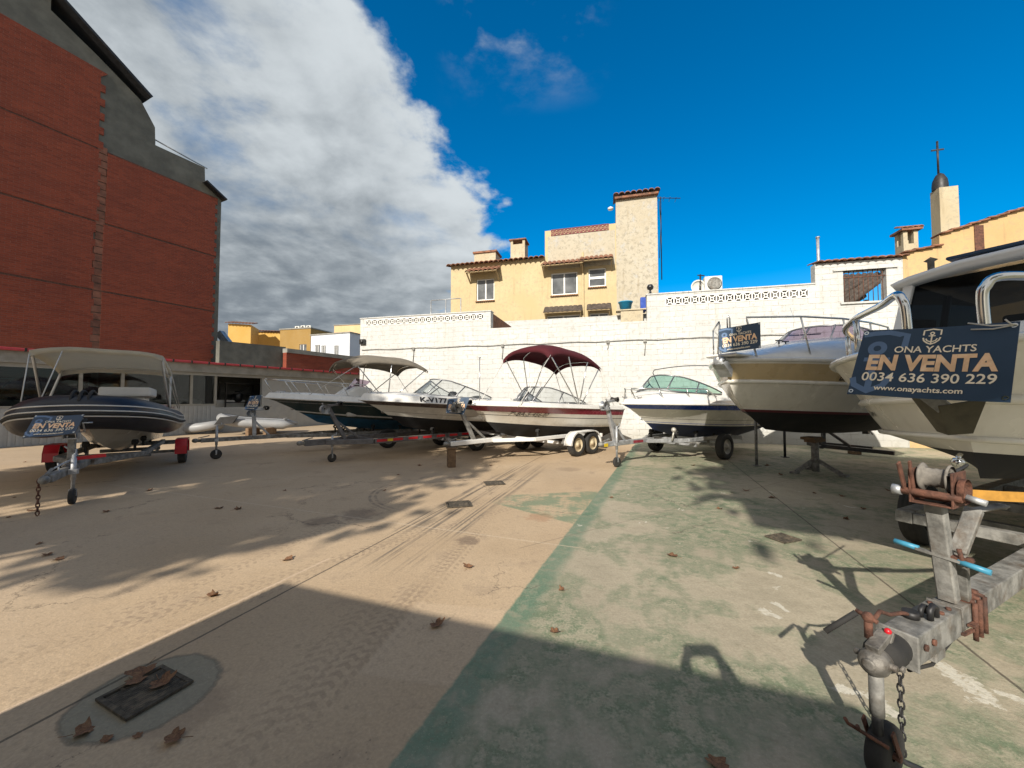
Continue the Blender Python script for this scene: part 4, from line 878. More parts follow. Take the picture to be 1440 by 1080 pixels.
def canopy(par, x0, x1, hw, zf, m, legs, drop=.28, sag=.04, val=.07, tilt=0.0, r=.016, frame='chrome', straps=(), ends=.16):
    """bimini: cloth over bent hoops, legs = (x at top, x at foot, y at foot, z at foot)"""
    nx, ny = 14, 15; rows = []
    def zt(u, v): return zf + tilt * (u - .5) - drop * abs(v) ** 3.2 - ends * abs(2 * u - 1) ** 3 - sag * (1 - abs(v)) * math.cos(u * math.pi * 4) * .5
    for i in range(nx + 1):
        u = i / nx; row = []
        for j in range(ny + 1):
            v = -1 + 2 * j / ny; row.append(Vector((x0 + (x1 - x0) * u, hw * v, zt(u, v) + .006 * math.sin(7 * u + 5 * v))))
        row = [row[0] + Vector((0, .0, -val))] + row + [row[-1] + Vector((0, 0, -val))]; rows.append(row)
    rows = [[v + Vector((0, 0, -val)) for v in rows[0]]] + rows + [[v + Vector((0, 0, -val)) for v in rows[-1]]]
    mb = MB(); mb.grid(rows); o = mb.build('canopy', M_[m], par); s_ = o.modifiers.new('thick', 'SOLIDIFY'); s_.thickness = .012
    fr = MB()
    for (xt, xf, yf, zz) in legs:
        u = (xt - x0) / (x1 - x0); pts = []
        for sd in (-1, 1):
            q = [Vector((xf, sd * yf, zz)), Vector((xt, sd * (hw - .02), zt(u, 1) - .02))]; pts.append(q)
        arc = [Vector((xt, hw * v * .985, zt(u, v) - .03)) for v in [-.97 + 1.94 * k / 12 for k in range(13)]]
        fr.tube([pts[0][0], pts[0][1]] + arc + [pts[1][1], pts[1][0]], r, 7)
    fo = fr.build('canopy_frame', M_[frame], par)
    if straps:
        for (u, v, xf, yf, zz) in straps: st = MB(); st.tube([Vector((x0 + (x1 - x0) * u, hw * v, zt(u, v) - .03)), Vector((xf, yf, zz))], .009, 5); st.build('strap', M_['vinyl'], par)
    return o
def bowrail(par, h, ts, ht, r=.014, inset=.92, post=3, open_=0.0, m='chrome', fwd=0.0, foot=True):
    mb = MB()
    for sd in (-1, 1):
        pts = []
        for i, t in enumerate(ts):
            d = h.deck(t, sd * inset); k = 1.0
            if i == len(ts) - 1: k = 0.02 if foot else .8
            pts.append(d + Vector((-fwd * (1 - i / len(ts)), 0, ht * k)))
        if open_ and sd: pts = [h.deck(ts[0] + .015, sd * inset) + Vector((0, 0, .01)), pts[0] + Vector((0.02, 0, -.05))] + pts
        mb.tube(pts, r, 8)
        for i in range(1, len(ts) - 1, max(1, (len(ts) - 1) // post)):
            mb.tube([h.deck(ts[i] + .02, sd * inset) + Vector((0, 0, 0)), pts[i + (2 if open_ else 0)]], r * .85, 7)
    if not open_:
        a = h.deck(ts[0], -inset) + Vector((-fwd, 0, ht)); b = h.deck(ts[0], inset) + Vector((-fwd, 0, ht)); mid = (a + b) / 2 + Vector((-.06, 0, .0)); mb.tube([a, mid, b], r, 8)
        mb.tube([mid, h.deck(ts[0] * .6 + .003, 0)], r * .85, 7)
    return mb.build('bow_rail', M_[m], par)
def seat(par, x, y, z, w=.5, d=.5, hb=.5, m='vinyl'):
    mb = MB(); mb.box(x, x + d, y - w / 2, y + w / 2, z, z + .14); o = mb.build('seat', M_[m], par, .03, seg=2)
    mb = MB(); mb.box(x + d - .03, x + d + .10, y - w / 2 + .004, y + w / 2 - .004, z + .10, z + hb); mb.build('backrest', M_[m], o, .035, seg=2)
def wheel_pos(x0, xs): return xs

def tyre_mesh(r, wd):
    mb = MB(); h = wd / 2
    mb.lathe([(r * .58, -h * .8), (r * .72, -h), (r * .92, -h * .96), (r * .985, -h * .8), (r, -h * .45), (r * .985, -h * .40), (r, -h * .34), (r, -.006), (r * .985, 0), (r, .006), (r, h * .34), (r * .985, h * .4), (r, h * .45), (r * .985, h * .8), (r * .92, h * .96), (r * .72, h), (r * .58, h * .8)], (0, 0, 0), 'y', 28)
    return mb
def wheel(par, c, r, wd, rim='rim', side=-1, hub=True):
    w = tyre_mesh(r, wd).build('wheel', M_['rubber'], par, M=Matrix.Translation(c))
    mb = MB(); h = wd / 2 * side
    mb.lathe([(r * .60, h * .8), (r * .60, h * .55), (r * .50, h * .35), (r * .34, h * .45), (r * .20, h * .72), (r * .19, h * 1.0), (0, h * 1.04)], (0, 0, 0), 'y', 24)
    for k in range(5):
        a = k * 2 * math.pi / 5; mb.cyl((r * .3 * math.cos(a), h * .45, r * .3 * math.sin(a)), (r * .3 * math.cos(a), h * .62, r * .3 * math.sin(a)), r * .035, 6)
    mb.build('rim', M_[rim], w); return w
def mudguard(par, c, r, wd, m, n=1, gap=0, flat=False):
    mb = MB(); prof = []; ra = r * 1.16
    if flat: prof = [(-ra * 1.02, -r * .1), (-ra, r * .55), (-ra * .72, ra * .98), (ra * .72, ra * .98), (ra, r * .55), (ra * 1.02, -r * .1)]
    else: prof = [(-ra * math.cos(math.pi * k / 12) - (gap / 2 if k < 6 else -gap / 2), ra * math.sin(math.pi * k / 12)) for k in range(13)]
    mb.grid([[Vector((c[0] + x, c[1] + y, c[2] + z)) for x, z in prof] for y in (-wd * .62, wd * .62)], sm=not flat)
    for y in (-wd * .62, wd * .62):
        mb.grid([[Vector((c[0] + x, c[1] + y, c[2] + z)) for x, z in prof], [Vector((c[0] + x * .94, c[1] + y, c[2] + z * .92)) for x, z in prof]], sm=False)
    o = mb.build('mudguard', M_[m], par); s_ = o.modifiers.new('t', 'SOLIDIFY'); s_.thickness = .012; return o
def jockey(par, x, y, zb, r=.1, frame='galv', handle=True, ztop=None):
    mb = MB(); zt = ztop or zb + .38
    mb.cyl((x, y, r + .06), (x, y, zt), .022, 8); mb.cyl((x, y, zb - .12), (x, y, zt - .05), .03, 10)
    for s_ in (-1, 1): mb.beam((x, y + s_ * .036, r), (x, y + s_ * .036, r + .10), .03, .006, 0, (0, 1, 0))
    mb.beam((x, y, r + .095), (x, y, r + .1), .08, .05)
    if handle: mb.tube([(x, y, zt), (x + .09, y, zt + .012), (x + .09, y, zt + .07)], .011, 6)
    mb.cbox((x, y, zb), (.09, .09, .07)); o = mb.build('jockey_wheel', M_[frame], par)
    w = MB(); w.lathe([(.02, -.03), (r * .7, -.03), (r * .95, -.026), (r, -.01), (r, .01), (r * .95, .026), (r * .7, .03), (.02, .03)], (x, y, r), 'y', 20); w.build('jockey_tyre', M_['rubber'], o)
    return o
def trailer(label, loc, a, La, zb=.5, track=1.9, wr=.3, tongue=1.6, end=1.2, axles=1, rim='rim', mud=None, post=None, fr='galv', jx=.35, jr=.1, jz=None, rail_y=.55, beam=.1, group='boat trailers', mudflat=False, post_m=None, winch='galv', jock=True):
    t = thing('boat_trailer', label, 'trailer', (loc[0], loc[1], 0), a, group)
    mb = MB(); b = beam
    mb.beam((.05, 0, zb), (tongue + .3, 0, zb), b, b)
    for s_ in (-1, 1):
        mb.beam((tongue, s_ * .06, zb - .01), (tongue + .9, s_ * rail_y, zb - .01), b * .8, b * .9); mb.beam((tongue + .9, s_ * rail_y, zb - .012), (La + end, s_ * rail_y, zb - .012), b * .8, b * .9)
    for x in (tongue + 1.0, La - .5, La + end - .1): mb.beam((x, -rail_y + .04, zb - .03 - (.14 if x > tongue + 1.2 else 0)), (x, rail_y - .04, zb - .03 - (.14 if x > tongue + 1.2 else 0)), b * .7, b * .75)
    mb.build('frame', M_[fr], t, .008)
    mb = MB(); mb.cyl((-.02, 0, zb), (.28, 0, zb), .038, 10); mb.ball((-.05, 0, zb + .005), .055, 12, 0, (1.25, 1, 1)); mb.beam((.0, 0, zb + .06), (.22, 0, zb + .11), .03, .02); mb.build('coupler', M_['galvd'], t)
    mb = MB()
    gap = wr * 2.15
    for k in range(axles):
        x = La + (k - (axles - 1) / 2) * gap; mb.beam((x, -track / 2 + .02, wr + .02), (x, track / 2 - .02, wr + .02), .06, .06)
        for s_ in (-1, 1): mb.beam((x, s_ * rail_y, wr + .03), (x, s_ * rail_y, zb - .03), .05, .05)
    mb.build('axle', M_['galvd'], t)
    for k in range(axles):
        x = La + (k - (axles - 1) / 2) * gap
        for s_ in (-1, 1): wheel(t, (x, s_ * track / 2, wr), wr, wr * .58, rim, s_)
    if mud:
        for s_ in (-1, 1): mudguard(t, (La, s_ * track / 2, wr), wr, wr * .62, mud, axles, gap * (axles - 1), mudflat)
    for x in (La - 1.1, La - .2, La + .7):
        for s_ in (-1, 1): mb = MB(); mb.lathe([(.03, -.05), (.055, -.04), (.055, .04), (.03, .05)], (x, s_ * .34, zb + .16), 'y', 12); mb.beam((x, s_ * .34, zb), (x, s_ * .34, zb + .12), .04, .04); mb.build('keel_roller', M_['rubber'], t)
    if post:
        px, ph, lean = post; mb = MB(); top = Vector((px + lean, 0, zb + ph))
        mb.beam((px, 0, zb + .03), top, .085, .075, 0, (0, 1, 0)); mb.beam((px + .34, 0, zb + .04), Vector((px, 0, zb)).lerp(top, .62), .05, .04, 0, (0, 1, 0))
        mb.beam(top, top + Vector((.28, 0, .03)), .06, .05)
        po = mb.build('winch_post', M_[post_m or fr], t, .006)
        mb = MB(); c = top + Vector((-.06, 0, -.08)); mb.lathe([(.10, -.07), (.10, -.06), (.04, -.055), (.04, .055), (.10, .06), (.10, .07)], c, 'y', 16)
        mb.beam(c + Vector((0, -.08, 0)), c + Vector((0, -.08, .0)) + Vector((.02, 0, -.1)), .03, .06); mb.tube([c + Vector((0, -.07, 0)), c + Vector((0, -.14, 0)), c + Vector((-.12, -.14, .14)), c + Vector((-.12, -.24, .14))], .011, 6)
        mb.cbox(c + Vector((.03, 0, -.09)), (.16, .13, .02)); mb.build('winch', M_[winch], po)
        mb = MB(); q = top + Vector((.28, 0, .05)); mb.lathe([(.03, -.09), (.06, -.08), (.035, 0), (.06, .08), (.03, .09)], q, 'y', 12); mb.build('bow_stop', M_['rubber'], po)
        mb = MB(); mb.beam(c + Vector((.0, 0, .06)), q + Vector((.12, 0, .05)), .05, .008); mb.build('winch_strap', M_['rope'], po)
    if jock: jockey(t, jx, -.1, zb, jr, 'galv', True, jz)
    mb = MB(); x = La + end + .05; mb.beam((x, -rail_y - .3, zb - .05), (x, rail_y + .3, zb - .05), .05, .1); lb = mb.build('light_board', M_[fr], t)
    for s_ in (-1, 1):
        mb = MB(); mb.cbox((x + .035, s_ * (rail_y + .2), zb - .05), (.03, .18, .08)); mb.build('tail_lamp', M_['redplastic'], lb)
    return t
# ------------------------------------------------------------------ for-sale boards: 60 x 40 cm printed panels with gold lettering
def sign(label, TL, TR, BR, BL, n_out=.004, cat='sign', group='for sale boards on the boats', detail=True):
    TL, TR, BR, BL = map(Vector, (TL, TR, BR, BL)); o_ = (TL + TR + BR + BL) / 4
    nrm = (TR - TL).cross(BL - TL).normalized()
    if nrm.dot(Vector((0, 0, H)) - o_) < 0: nrm = -nrm
    def q(u, v, k=0.0):     # u 0..3 across, v 0..2 up
        a, b = u / 3, v / 2; bow = -.012 * math.sin(math.pi * a) + .004 * math.sin(2 * math.pi * a + 1.5 * b) + .003 * math.sin(9 * a) * (1 - b)
        return BL.lerp(BR, a).lerp(TL.lerp(TR, a), b) - o_ + nrm * (k + bow)
    t = thing('sale_sign', label, cat, o_, 0, group)
    mb = MB(); nx = 24
    mb.grid([[q(3 * i / nx, .4 * j, .0) for j in range(6)] for i in range(nx + 1)], sm=True)
    mb.grid([[q(3 * i / nx, 0, -.006), q(3 * i / nx, 2, -.006)] for i in range(nx + 1)], sm=False, flip=True)
    for v in (0, 2): mb.grid([[q(3 * i / nx, v, -.006), q(3 * i / nx, v, 0)] for i in range(nx + 1)], sm=False)
    for u in (0, 3): mb.add([q(u, 0, -.006), q(u, 2, -.006), q(u, 2, 0), q(u, 0, 0)], [(0, 1, 2, 3)])
    mb.build('board', M_['navy'], t)
    def lay(name, vs, fs, m, k):
        w = MB(); w.add([q(u, v, k) for u, v in vs], fs); return w.build(name, M_[m], t)
    def txt(name, s_, u0, u1, v0, h, m, bold, k=.004):
        vs, fs = glyphs(s_, bold); mx = max(v[0] for v in vs); lay(name, [(u0 + (u1 - u0) * a / mx, v0 + h * b) for a, b in vs], fs, m, k)
    def ribbon(pts, w, closed=False):
        vs, fs = [], []; n = len(pts)
        for i, (x, y) in enumerate(pts):
            a = pts[(i - 1) % n] if closed or i else pts[i]; b = pts[(i + 1) % n] if closed or i < n - 1 else pts[i]
            dx_, dy_ = b[0] - a[0], b[1] - a[1]; l = math.hypot(dx_, dy_) or 1; vs += [(x - dy_ / l * w / 2, y + dx_ / l * w / 2), (x + dy_ / l * w / 2, y - dx_ / l * w / 2)]
        for i in range(n if closed else n - 1): j = (i + 1) % n; fs.append((2 * i, 2 * i + 1, 2 * j + 1, 2 * j))
        return vs, fs
    def emblem(cx, cy, s_, m, k, nm, w):
        V, Fc = [], []
        def put(r): b = len(V); V.extend(r[0]); Fc.extend([tuple(b + i for i in f) for f in r[1]])
        sh = [(-.42, .12), (-.42, .46), (-.2, .5), (0, .55), (.2, .5), (.42, .46), (.42, .12)]; put(ribbon([(cx + x * s_, cy + y * s_) for x, y in sh], w))
        lo = [(-.42, -.05), (-.36, -.26), (-.2, -.42), (0, -.52), (.2, -.42), (.36, -.26), (.42, -.05)]; put(ribbon([(cx + x * s_, cy + y * s_) for x, y in lo], w))
        put(ribbon([(cx, cy + .16 * s_), (cx, cy - .5 * s_)], w * .9)); put(ribbon([(cx - .17 * s_, cy + .07 * s_), (cx + .17 * s_, cy + .07 * s_)], w * .8))
        put(ribbon([(cx - .28 * s_, cy - .12 * s_), (cx - .2 * s_, cy - .27 * s_), (cx, cy - .36 * s_), (cx + .2 * s_, cy - .27 * s_), (cx + .28 * s_, cy - .12 * s_)], w * .9))
        put(ribbon([(cx + .09 * s_ * math.cos(i * math.pi / 6), cy + .24 * s_ + .09 * s_ * math.sin(i * math.pi / 6)) for i in range(12)], w * .8, True))
        lay(nm, V, Fc, m, k)
    if detail:      # pale oversized anchor behind the lettering, cropped by the board's left edge
        V, Fc = [], []
        def put(r): b = len(V); V.extend(r[0]); Fc.extend([tuple(b + i for i in f) for f in r[1]])
        put(ribbon([(.42 + .15 * math.cos(i * math.pi / 10), 1.42 + .15 * math.sin(i * math.pi / 10)) for i in range(20)], .13, True))
        put(ribbon([(.42, 1.26), (.42, .12)], .15)); put(ribbon([(.18, 1.08), (.75, 1.08)], .12))
        put(ribbon([(.03, .52), (.10, .30), (.42, .12), (.72, .3), (.86, .62)], .15)); put(ribbon([(.04, 1.84), (.3, 1.88), (.62, 1.9), (.86, 1.83), (1.0, 1.82), (.99, 1.45)], .14))
        lay('pale_anchor', V, Fc, 'navyl', .0015)
    emblem(1.5, 1.73, .40, 'goldl', .004, 'shield_emblem', .035)
    txt('lettering', 'ONA YACHTS', .80, 2.36, 1.29, .18, 'goldl', .015)
    txt('lettering', 'EN VENTA', .28, 2.76, .78, .42, 'gold', .045)
    txt('lettering', '0034 636 390 229', .24, 2.76, .44, .245, 'goldl', .014)
    txt('lettering', 'www.onayachts.com', .56, 2.24, .17, .135, 'goldl', .022)
    w = MB()
    for u, v in ((.08, .1), (2.92, .1), (.08, 1.9), (2.92, 1.9)):
        c = q(u, v, .004); e1 = (TR - TL).normalized(); e2 = (TL - BL).normalized(); n_ = 12
        vs = [c + (e1 * math.cos(2 * math.pi * i / n_) + e2 * math.sin(2 * math.pi * i / n_)) * r_ for r_ in (.012, .006) for i in range(n_)]
        w.add(vs, [(i, (i + 1) % n_, n_ + (i + 1) % n_, n_ + i) for i in range(n_)])
    w.build('grommet', M_['chrome'], t); return t, q
# ------------------------------------------------------------------ the boats and their trailers
BG = 'boats for sale in the yard'
def boat(name, label, cat, loc, a, bow_up, group=BG):
    return thing(name, label, cat, loc, a, group, ry=R(bow_up))
# --- dark hulled boat with tan bimini
A2 = R(43); p = PY(370, 551, 10.3)
b2 = boat('motorboat', 'charcoal hulled motorboat with white deck, blue bottom and grey tan sun canopy', 'motorboat', (p.x, p.y, .50), A2, 1.2)
h2 = Hull(6.0, 2.3, 1.02, .86, .62, .36, .34, 1.35, 2.2, .6, flare=1.3, crown=.07, tum=(.07, .14))
h2.build(b2, [(-1, -.12, 'anti_blue'), (-.12, .04, 'char'), (.04, .13, 'gel'), (.13, .74, 'char'), (.74, .77, 'galv'), (.77, 1, 'char'), (1, 1.25, 'gel')])
h2.deckmesh(b2, .36, wd=.22, floor=.45); h2.rail(b2, 'gel', .03); bowrail(b2, h2, [.015, .1, .2, .3, .4, .46], .36, open_=.0, fwd=.15)
mb = MB(); mb.prism([(2.0, .5), (2.95, .5), (2.75, 1.36), (2.3, 1.42), (1.95, 1.15)], -.55, .55); c_ = mb.build('console', M_['gel'], b2, .06, seg=2)
mb = MB(); mb.grid([[Vector((2.12 + .25 * abs(v) ** 2, .52 * v, 1.30)) for v in [-1, -.6, 0, .6, 1]], [Vector((2.42 + .3 * abs(v) ** 2, .46 * v, 1.68 - .1 * abs(v))) for v in [-1, -.6, 0, .6, 1]]]); mb.build('console_screen', M_['purpleglass'], c_)
seat(b2, 3.3, 0, .5, 1.0, .5, .75)
canopy(b2, 1.95, 4.35, 1.05, 2.40, 'grey_cloth', [(2.05, 2.9, 1.05, 1.02), (3.1, 3.0, 1.05, 1.02), (4.25, 3.1, 1.05, 1.02)], straps=((.03, -1, .9, -.75, 1.1), (.97, -1, 5.0, -1.05, 1.0), (.97, 1, 5.0, 1.05, 1.0)), drop=.24, ends=.2)
mb = MB(); mb.lathe([(.02, -.35), (.14, -.35), (.18, -.2), (.19, .1), (.12, .22), (0, .24)], (6.05, 0, 1.15), 'z', 14); mb.box(5.98, 6.1, -.07, .07, .25, .85); mb.build('outboard_engine', M_['darkmetal'], b2)
q = G(307, 645); trailer('galvanised trailer with long drawbar and black jockey wheel under the charcoal boat', (q.x - .35 * math.cos(A2) - .07, q.y - .35 * math.sin(A2)), A2, 4.4, .47, 1.9, .29, 1.9, 1.0, post=(1.15, .72, -.02), jr=.12, jz=.82, fr='galvd', post_m='galv')
# --- white boat with brown stripe, K-V177
A3 = R(44); p = PY(503, 553, 9.5)
b3 = boat('motorboat', 'white motorboat with brown stripe and black K-V177 lettering', 'motorboat', (p.x, p.y, .46), A3, 1.5)
h3 = Hull(5.6, 2.2, 1.0, .88, .60, .38, .32, 1.25, 2.3, .58, flare=1.35, crown=.10, tum=(.09, .17))
h3.build(b3, [(-1, .06, 'anti_black'), (.06, .32, 'gelcream'), (.32, .335, 'brown'), (.335, .74, 'gelcream'), (.74, 1, 'brown'), (1, 1.25, 'gel')])
h3.deckmesh(b3, .40, wd=.24, floor=.4); h3.rail(b3, 'gel', .016)
screen(b3, h3, 1.55, 3.55, .84, .42, .55, 'clear', 'alu', (-60, -20, 20, 60)); seat(b3, 2.75, -.45, .45, .5, .5, .75); seat(b3, 2.75, .45, .45, .5, .5, .75); seat(b3, 4.6, 0, .45, 1.6, .5, .7)
h3.text(b3, 'K-V177', 1.28, 1.045, .125, bold=.035, sx=1.25)
q = PY(465, 620, 9.0); t3 = trailer('dark steel trailer with red and white reflective tape under the K-V177 boat', (-4.75, 8.75), A3, 4.3, .48, 1.85, .28, .5, 1.1, post=(.95, .84, -.42), jr=.10, jx=.62, fr='midsteel', rail_y=.62, beam=.13, jz=.62)
mb = MB()
for k in range(7): mb.box(1.45 + k * .42, 1.45 + k * .42 + .26, -.676, -.672, .45, .51)
mb.build('reflective_tape', M_['redplastic'], t3); mb = MB(); mb.box(1.72, 1.86, -.678, -.672, .448, .512); mb.build('reflector', M_['amber'], t3)
# --- maroon striped bowrider with maroon bimini
A4 = R(43.6); p = PY(654, 564, 8.95)
b4 = boat('motorboat', 'white bowrider with maroon stripe and maroon sun canopy, lettered 7 BA 5 456 07', 'motorboat', (p.x, p.y, .32), A4, 1.8)
h4 = Hull(5.3, 2.15, 1.03, 1.0, .58, .42, .38, .95, 2.6, .52, flare=1.2, crown=.04, tum=(.05, .10))
h4.build(b4, [(-1, .10, 'anti_black'), (.10, .50, 'gelcream'), (.50, .53, 'black'), (.53, .70, 'gelcream'), (.70, .97, 'maroon'), (.97, 1.25, 'gel')])
h4.deckmesh(b4, .34, wd=.26, floor=.4); h4.rail(b4, 'gel', .018)
screen(b4, h4, 1.75, 3.5, .82, .40, .42, 'clear', 'alu', (-62, -26, -8, 8, 26, 62)); seat(b4, 2.7, -.45, .45, .5, .5, .72, 'greyvinyl'); seat(b4, 2.7, .45, .45, .5, .5, .72, 'greyvinyl'); seat(b4, 4.3, 0, .45, 1.5, .5, .62, 'greyvinyl')
mb = MB(); mb.lathe([(.17, 0), (.19, .02), (.17, .04)], (2.35, .45, 1.12), 'x', 16); mb.cyl((2.36, .45, 1.12), (2.2, .45, 1.05), .03, 6); mb.build('steering_wheel', M_['black'], b4)
h4.text(b4, '7ª-BA-5-456-07', .95, .55, .088, bold=.0, sx=1.22, shear=.12)
canopy(b4, 1.9, 4.25, .86, 2.70, 'maroon_cloth', [(1.98, 3.05, .93, 1.1), (2.7, 3.1, .93, 1.1), (3.6, 3.1, .93, 1.1), (4.18, 3.2, .93, 1.1)], straps=((.03, -1, .95, -.75, 1.0), (.03, 1, .95, .75, 1.0), (.97, -1, 4.9, -.95, .98), (.97, 1, 4.9, .95, .98)), drop=.24, ends=.20, tilt=-.16, val=.1)
mb = MB(); mb.cyl((.9, .62, 1.0), (.86, .62, 2.25), .012, 6); mb.cyl((.86, .62, 2.25), (.86, .62, 2.28), .03, 8); mb.build('light_pole', M_['chrome'], b4)
mb = MB(); mb.box(.34, .56, -.14, .14, 1.02, 1.11); mb.build('bow_hatch', M_['vinyl'], b4, .02)
q = G(633, 657)
t4 = trailer('white painted twin axle trailer under the maroon striped bowrider', (q.x - .05, q.y + .0), A4, 3.62, .50, 1.95, .30, 1.25, 1.0, 2, 'rimcream', 'white', (.72, .86, -.45), fr='white', jx=.5, jock=False, post_m='galvd', winch='galvd')
q2 = (q.x + .02, q.y + .03); tb = thing('timber_block', 'upright dark timber block propping the white twin axle trailer', 'block', (*q2, 0), R(20)); mb = MB(); mb.box(-.085, .085, -.085, .085, 0, .40); o = mb.build('block', M_['wood'], tb, .008); mb = MB(); mb.box(-.1, .1, -.1, .1, .4, .43); mb.build('cap_board', M_['wood'], tb, .006)
# --- blue striped cuddy boat
A5 = R(35.6); p = PY(874, 568, 8.75)
b5 = boat('motorboat', 'white cuddy motorboat with bright blue stripe and green tinted windscreen', 'motorboat', (p.x, p.y, .40), A5, .6)
h5 = Hull(5.5, 2.2, .98, .96, .50, .36, .36, 1.15, 2.6, .5, flare=1.2, crown=.14, tum=(.05, .10))
h5.build(b5, [(-1, .04, 'anti_navy'), (.04, .10, 'gelcream'), (.10, .125, 'blue'), (.125, .30, 'gelcream'), (.30, .32, 'brown'), (.32, .76, 'gelcream'), (.76, .97, 'blue'), (.97, 1.25, 'gel')])
pf5 = lambda t, f: .20 * (1 - f ** 4) * max(0, min(1, (t - .08) / .25)) if abs(f) < .999 else 0
h5.deckmesh(b5, .44, wd=.24, floor=.4, prof=pf5); h5.rail(b5, 'gel', .026)
screen(b5, h5, 1.05, 2.75, .88, .36, .42, 'greenglass', 'alu', (-58, -24, 24, 58), drop=.12); bowrail(b5, h5, [.02, .12, .24, .36, .46], .24, open_=.1, inset=.9)
seat(b5, 2.9, -.45, .45, .5, .5, .7); seat(b5, 2.9, .45, .45, .5, .5, .7)
mb = MB(); mb.tube([(3.2, -.95, 1.06), (2.55, -.93, 1.85), (2.5, -.85, 1.93)] + [(2.5, -.85 + 1.7 * k / 8, 1.93 + .05 * math.sin(math.pi * k / 8)) for k in range(1, 9)] + [(2.55, .93, 1.85), (3.2, .95, 1.06)], .014, 7)
mb.tube([(3.2, -.95, 1.1), (3.9, -.95, 1.06)], .012, 6); mb.tube([(2.52, -.9, 1.9), (3.7, -1.0, 1.08)], .010, 6); mb.build('canopy_frame', M_['alu'], b5)
mb = MB(); mb.tube([(5.5, -.5, .45), (5.9, -.5, .42), (5.9, -.5, .25), (5.9, .3, .25), (5.9, .3, .42), (5.5, .3, .45)], .016, 7); mb.build('swim_ladder', M_['chrome'], b5)
q = G(868, 657)
t5 = trailer('galvanised single axle trailer with red maker plate under the blue striped boat', (q.x - .35 * math.cos(A5) - .06, q.y - .35 * math.sin(A5) + .1), A5, 3.35, .50, 1.9, .315, 1.5, 1.15, 1, 'rim', None, (.42, .92, -.28), fr='galv', jr=.11, jx=.35)
mb = MB(); mb.box(1.0, 1.36, -.055, -.051, .47, .53); mb.build('maker_plate', M_['maroon'], t5); mb = MB(); mb.box(-.02, .10, -.075, -.07, .46, .53); mb.build('yellow_tag', M_['amber'], t5)
mb = MB(); mb.cyl((1.9, -.45, .5), (1.9, -.5, .72), .02, 7); mb.ball((1.9, -.5, .76), .06, 10); mb.build('side_guide', M_['rim'], t5)
for b_o, hh, ts_ in ((b2, h2, (.05, .42, .8)), (b3, h3, (.06, .8)), (b4, h4, (.07, .5, .85)), (b5, h5, (.05, .85))):
    for t_c in ts_:
        for sd in (-1, 1):
            v = hh.deck(t_c, sd * .86); mb = MB(); mb.tube([v + Vector((-.09, 0, .045)), v + Vector((-.04, 0, .035)), v + Vector((.04, 0, .035)), v + Vector((.09, 0, .045))], .011, 6); mb.cyl(v + Vector((-.03, 0, -.01)), v + Vector((-.03, 0, .035)), .009, 6); mb.cyl(v + Vector((.03, 0, -.01)), v + Vector((.03, 0, .035)), .009, 6); mb.build('cleat', M_['chrome'], b_o)
    mb = MB(); xb = hh.x0(.25); zq = hh.kz0 + (hh.cz0 - hh.kz0) * 1 + (hh.zb - hh.cz0) * .25; mb.tube([(xb + .02, 0, zq - .03), (xb - .05, 0, zq - .01), (xb - .05, 0, zq + .03), (xb + .0, 0, zq + .05)], .011, 6); mb.build('bow_eye', M_['chrome'], b_o)
# --- tall sports cruiser on props
A6 = R(30); p = PY(1020, 505, 6.2)
b6 = boat('cabin_cruiser', 'tall white cabin cruiser with tan stripe and black bottom, propped on a pedestal stand', 'cruiser', (p.x, p.y, .76), A6, .3)
h6 = Hull(6.8, 2.5, 1.36, 1.26, .50, .40, .20, 1.15, 3.2, .46, flare=1.1, crown=.05, cf=.90, rp=2.3)
h6.build(b6, [(-1, .02, 'anti_black'), (.02, .07, 'boot'), (.07, .09, 'gel'), (.09, .60, 'gelcream'), (.60, .93, 'geltan'), (.93, 1, 'gelcream')])
def pf6(t, f): return (.50 * (1 - abs(f) ** 5) * max(0, min(1, (t - .05) / .34)) ** .8 + .06) if abs(f) < .999 else 0
h6.deckmesh(b6, .52, wd=.2, floor=.5, prof=pf6); h6.rail(b6, 'gelcream', .035, w=.60, name='spray_rail'); h6.rail(b6, 'gel', .04)
screen(b6, h6, 2.35, 4.15, 1.05, .42, .55, 'purpleglass', 'alu', (-64, -45, -22, 0, 22, 45, 64), drop=.40, top_in=.8); bowrail(b6, h6, [.03, .12, .22, .32, .42, .5], .68, open_=.2, inset=.93, r=.016, post=4)
mb = MB(); mb.cyl((3.3, .3, 1.9), (4.6, 1.1, 3.0), .006, 5); mb.build('aerial', M_['gel'], b6)
mb = MB(); mb.box(-.14, .6, -.26, .26, 1.40, 1.45); mb.box(-.2, .1, -.05, .05, 1.33, 1.40); mb.build('bow_platform', M_['gel'], b6, .02)
mb = MB(); mb.lathe([(.03, -.07), (.08, -.06), (.04, 0), (.08, .06), (.03, .07)], (-.16, 0, 1.32), 'y', 14); mb.prism([(-.22, 1.28), (-.12, 1.2), (.0, 1.08), (.03, 1.2), (-.1, 1.33)], -.1, .1); mb.build('anchor', M_['galv'], b6)
mb = MB()
for x in (1.15, 1.38): mb.beam((x, -.2, 1.74 + .0), (x + .2, -.2, 1.76), .02, .02); mb.cyl((x + .1, -.2, 1.68), (x + .1, -.2, 1.76), .012, 6)
mb.build('cleat', M_['darkmetal'], b6)
h6.text(b6, 'BA 6 53', 1.45, .66, .17, shear=.2, sx=.72)
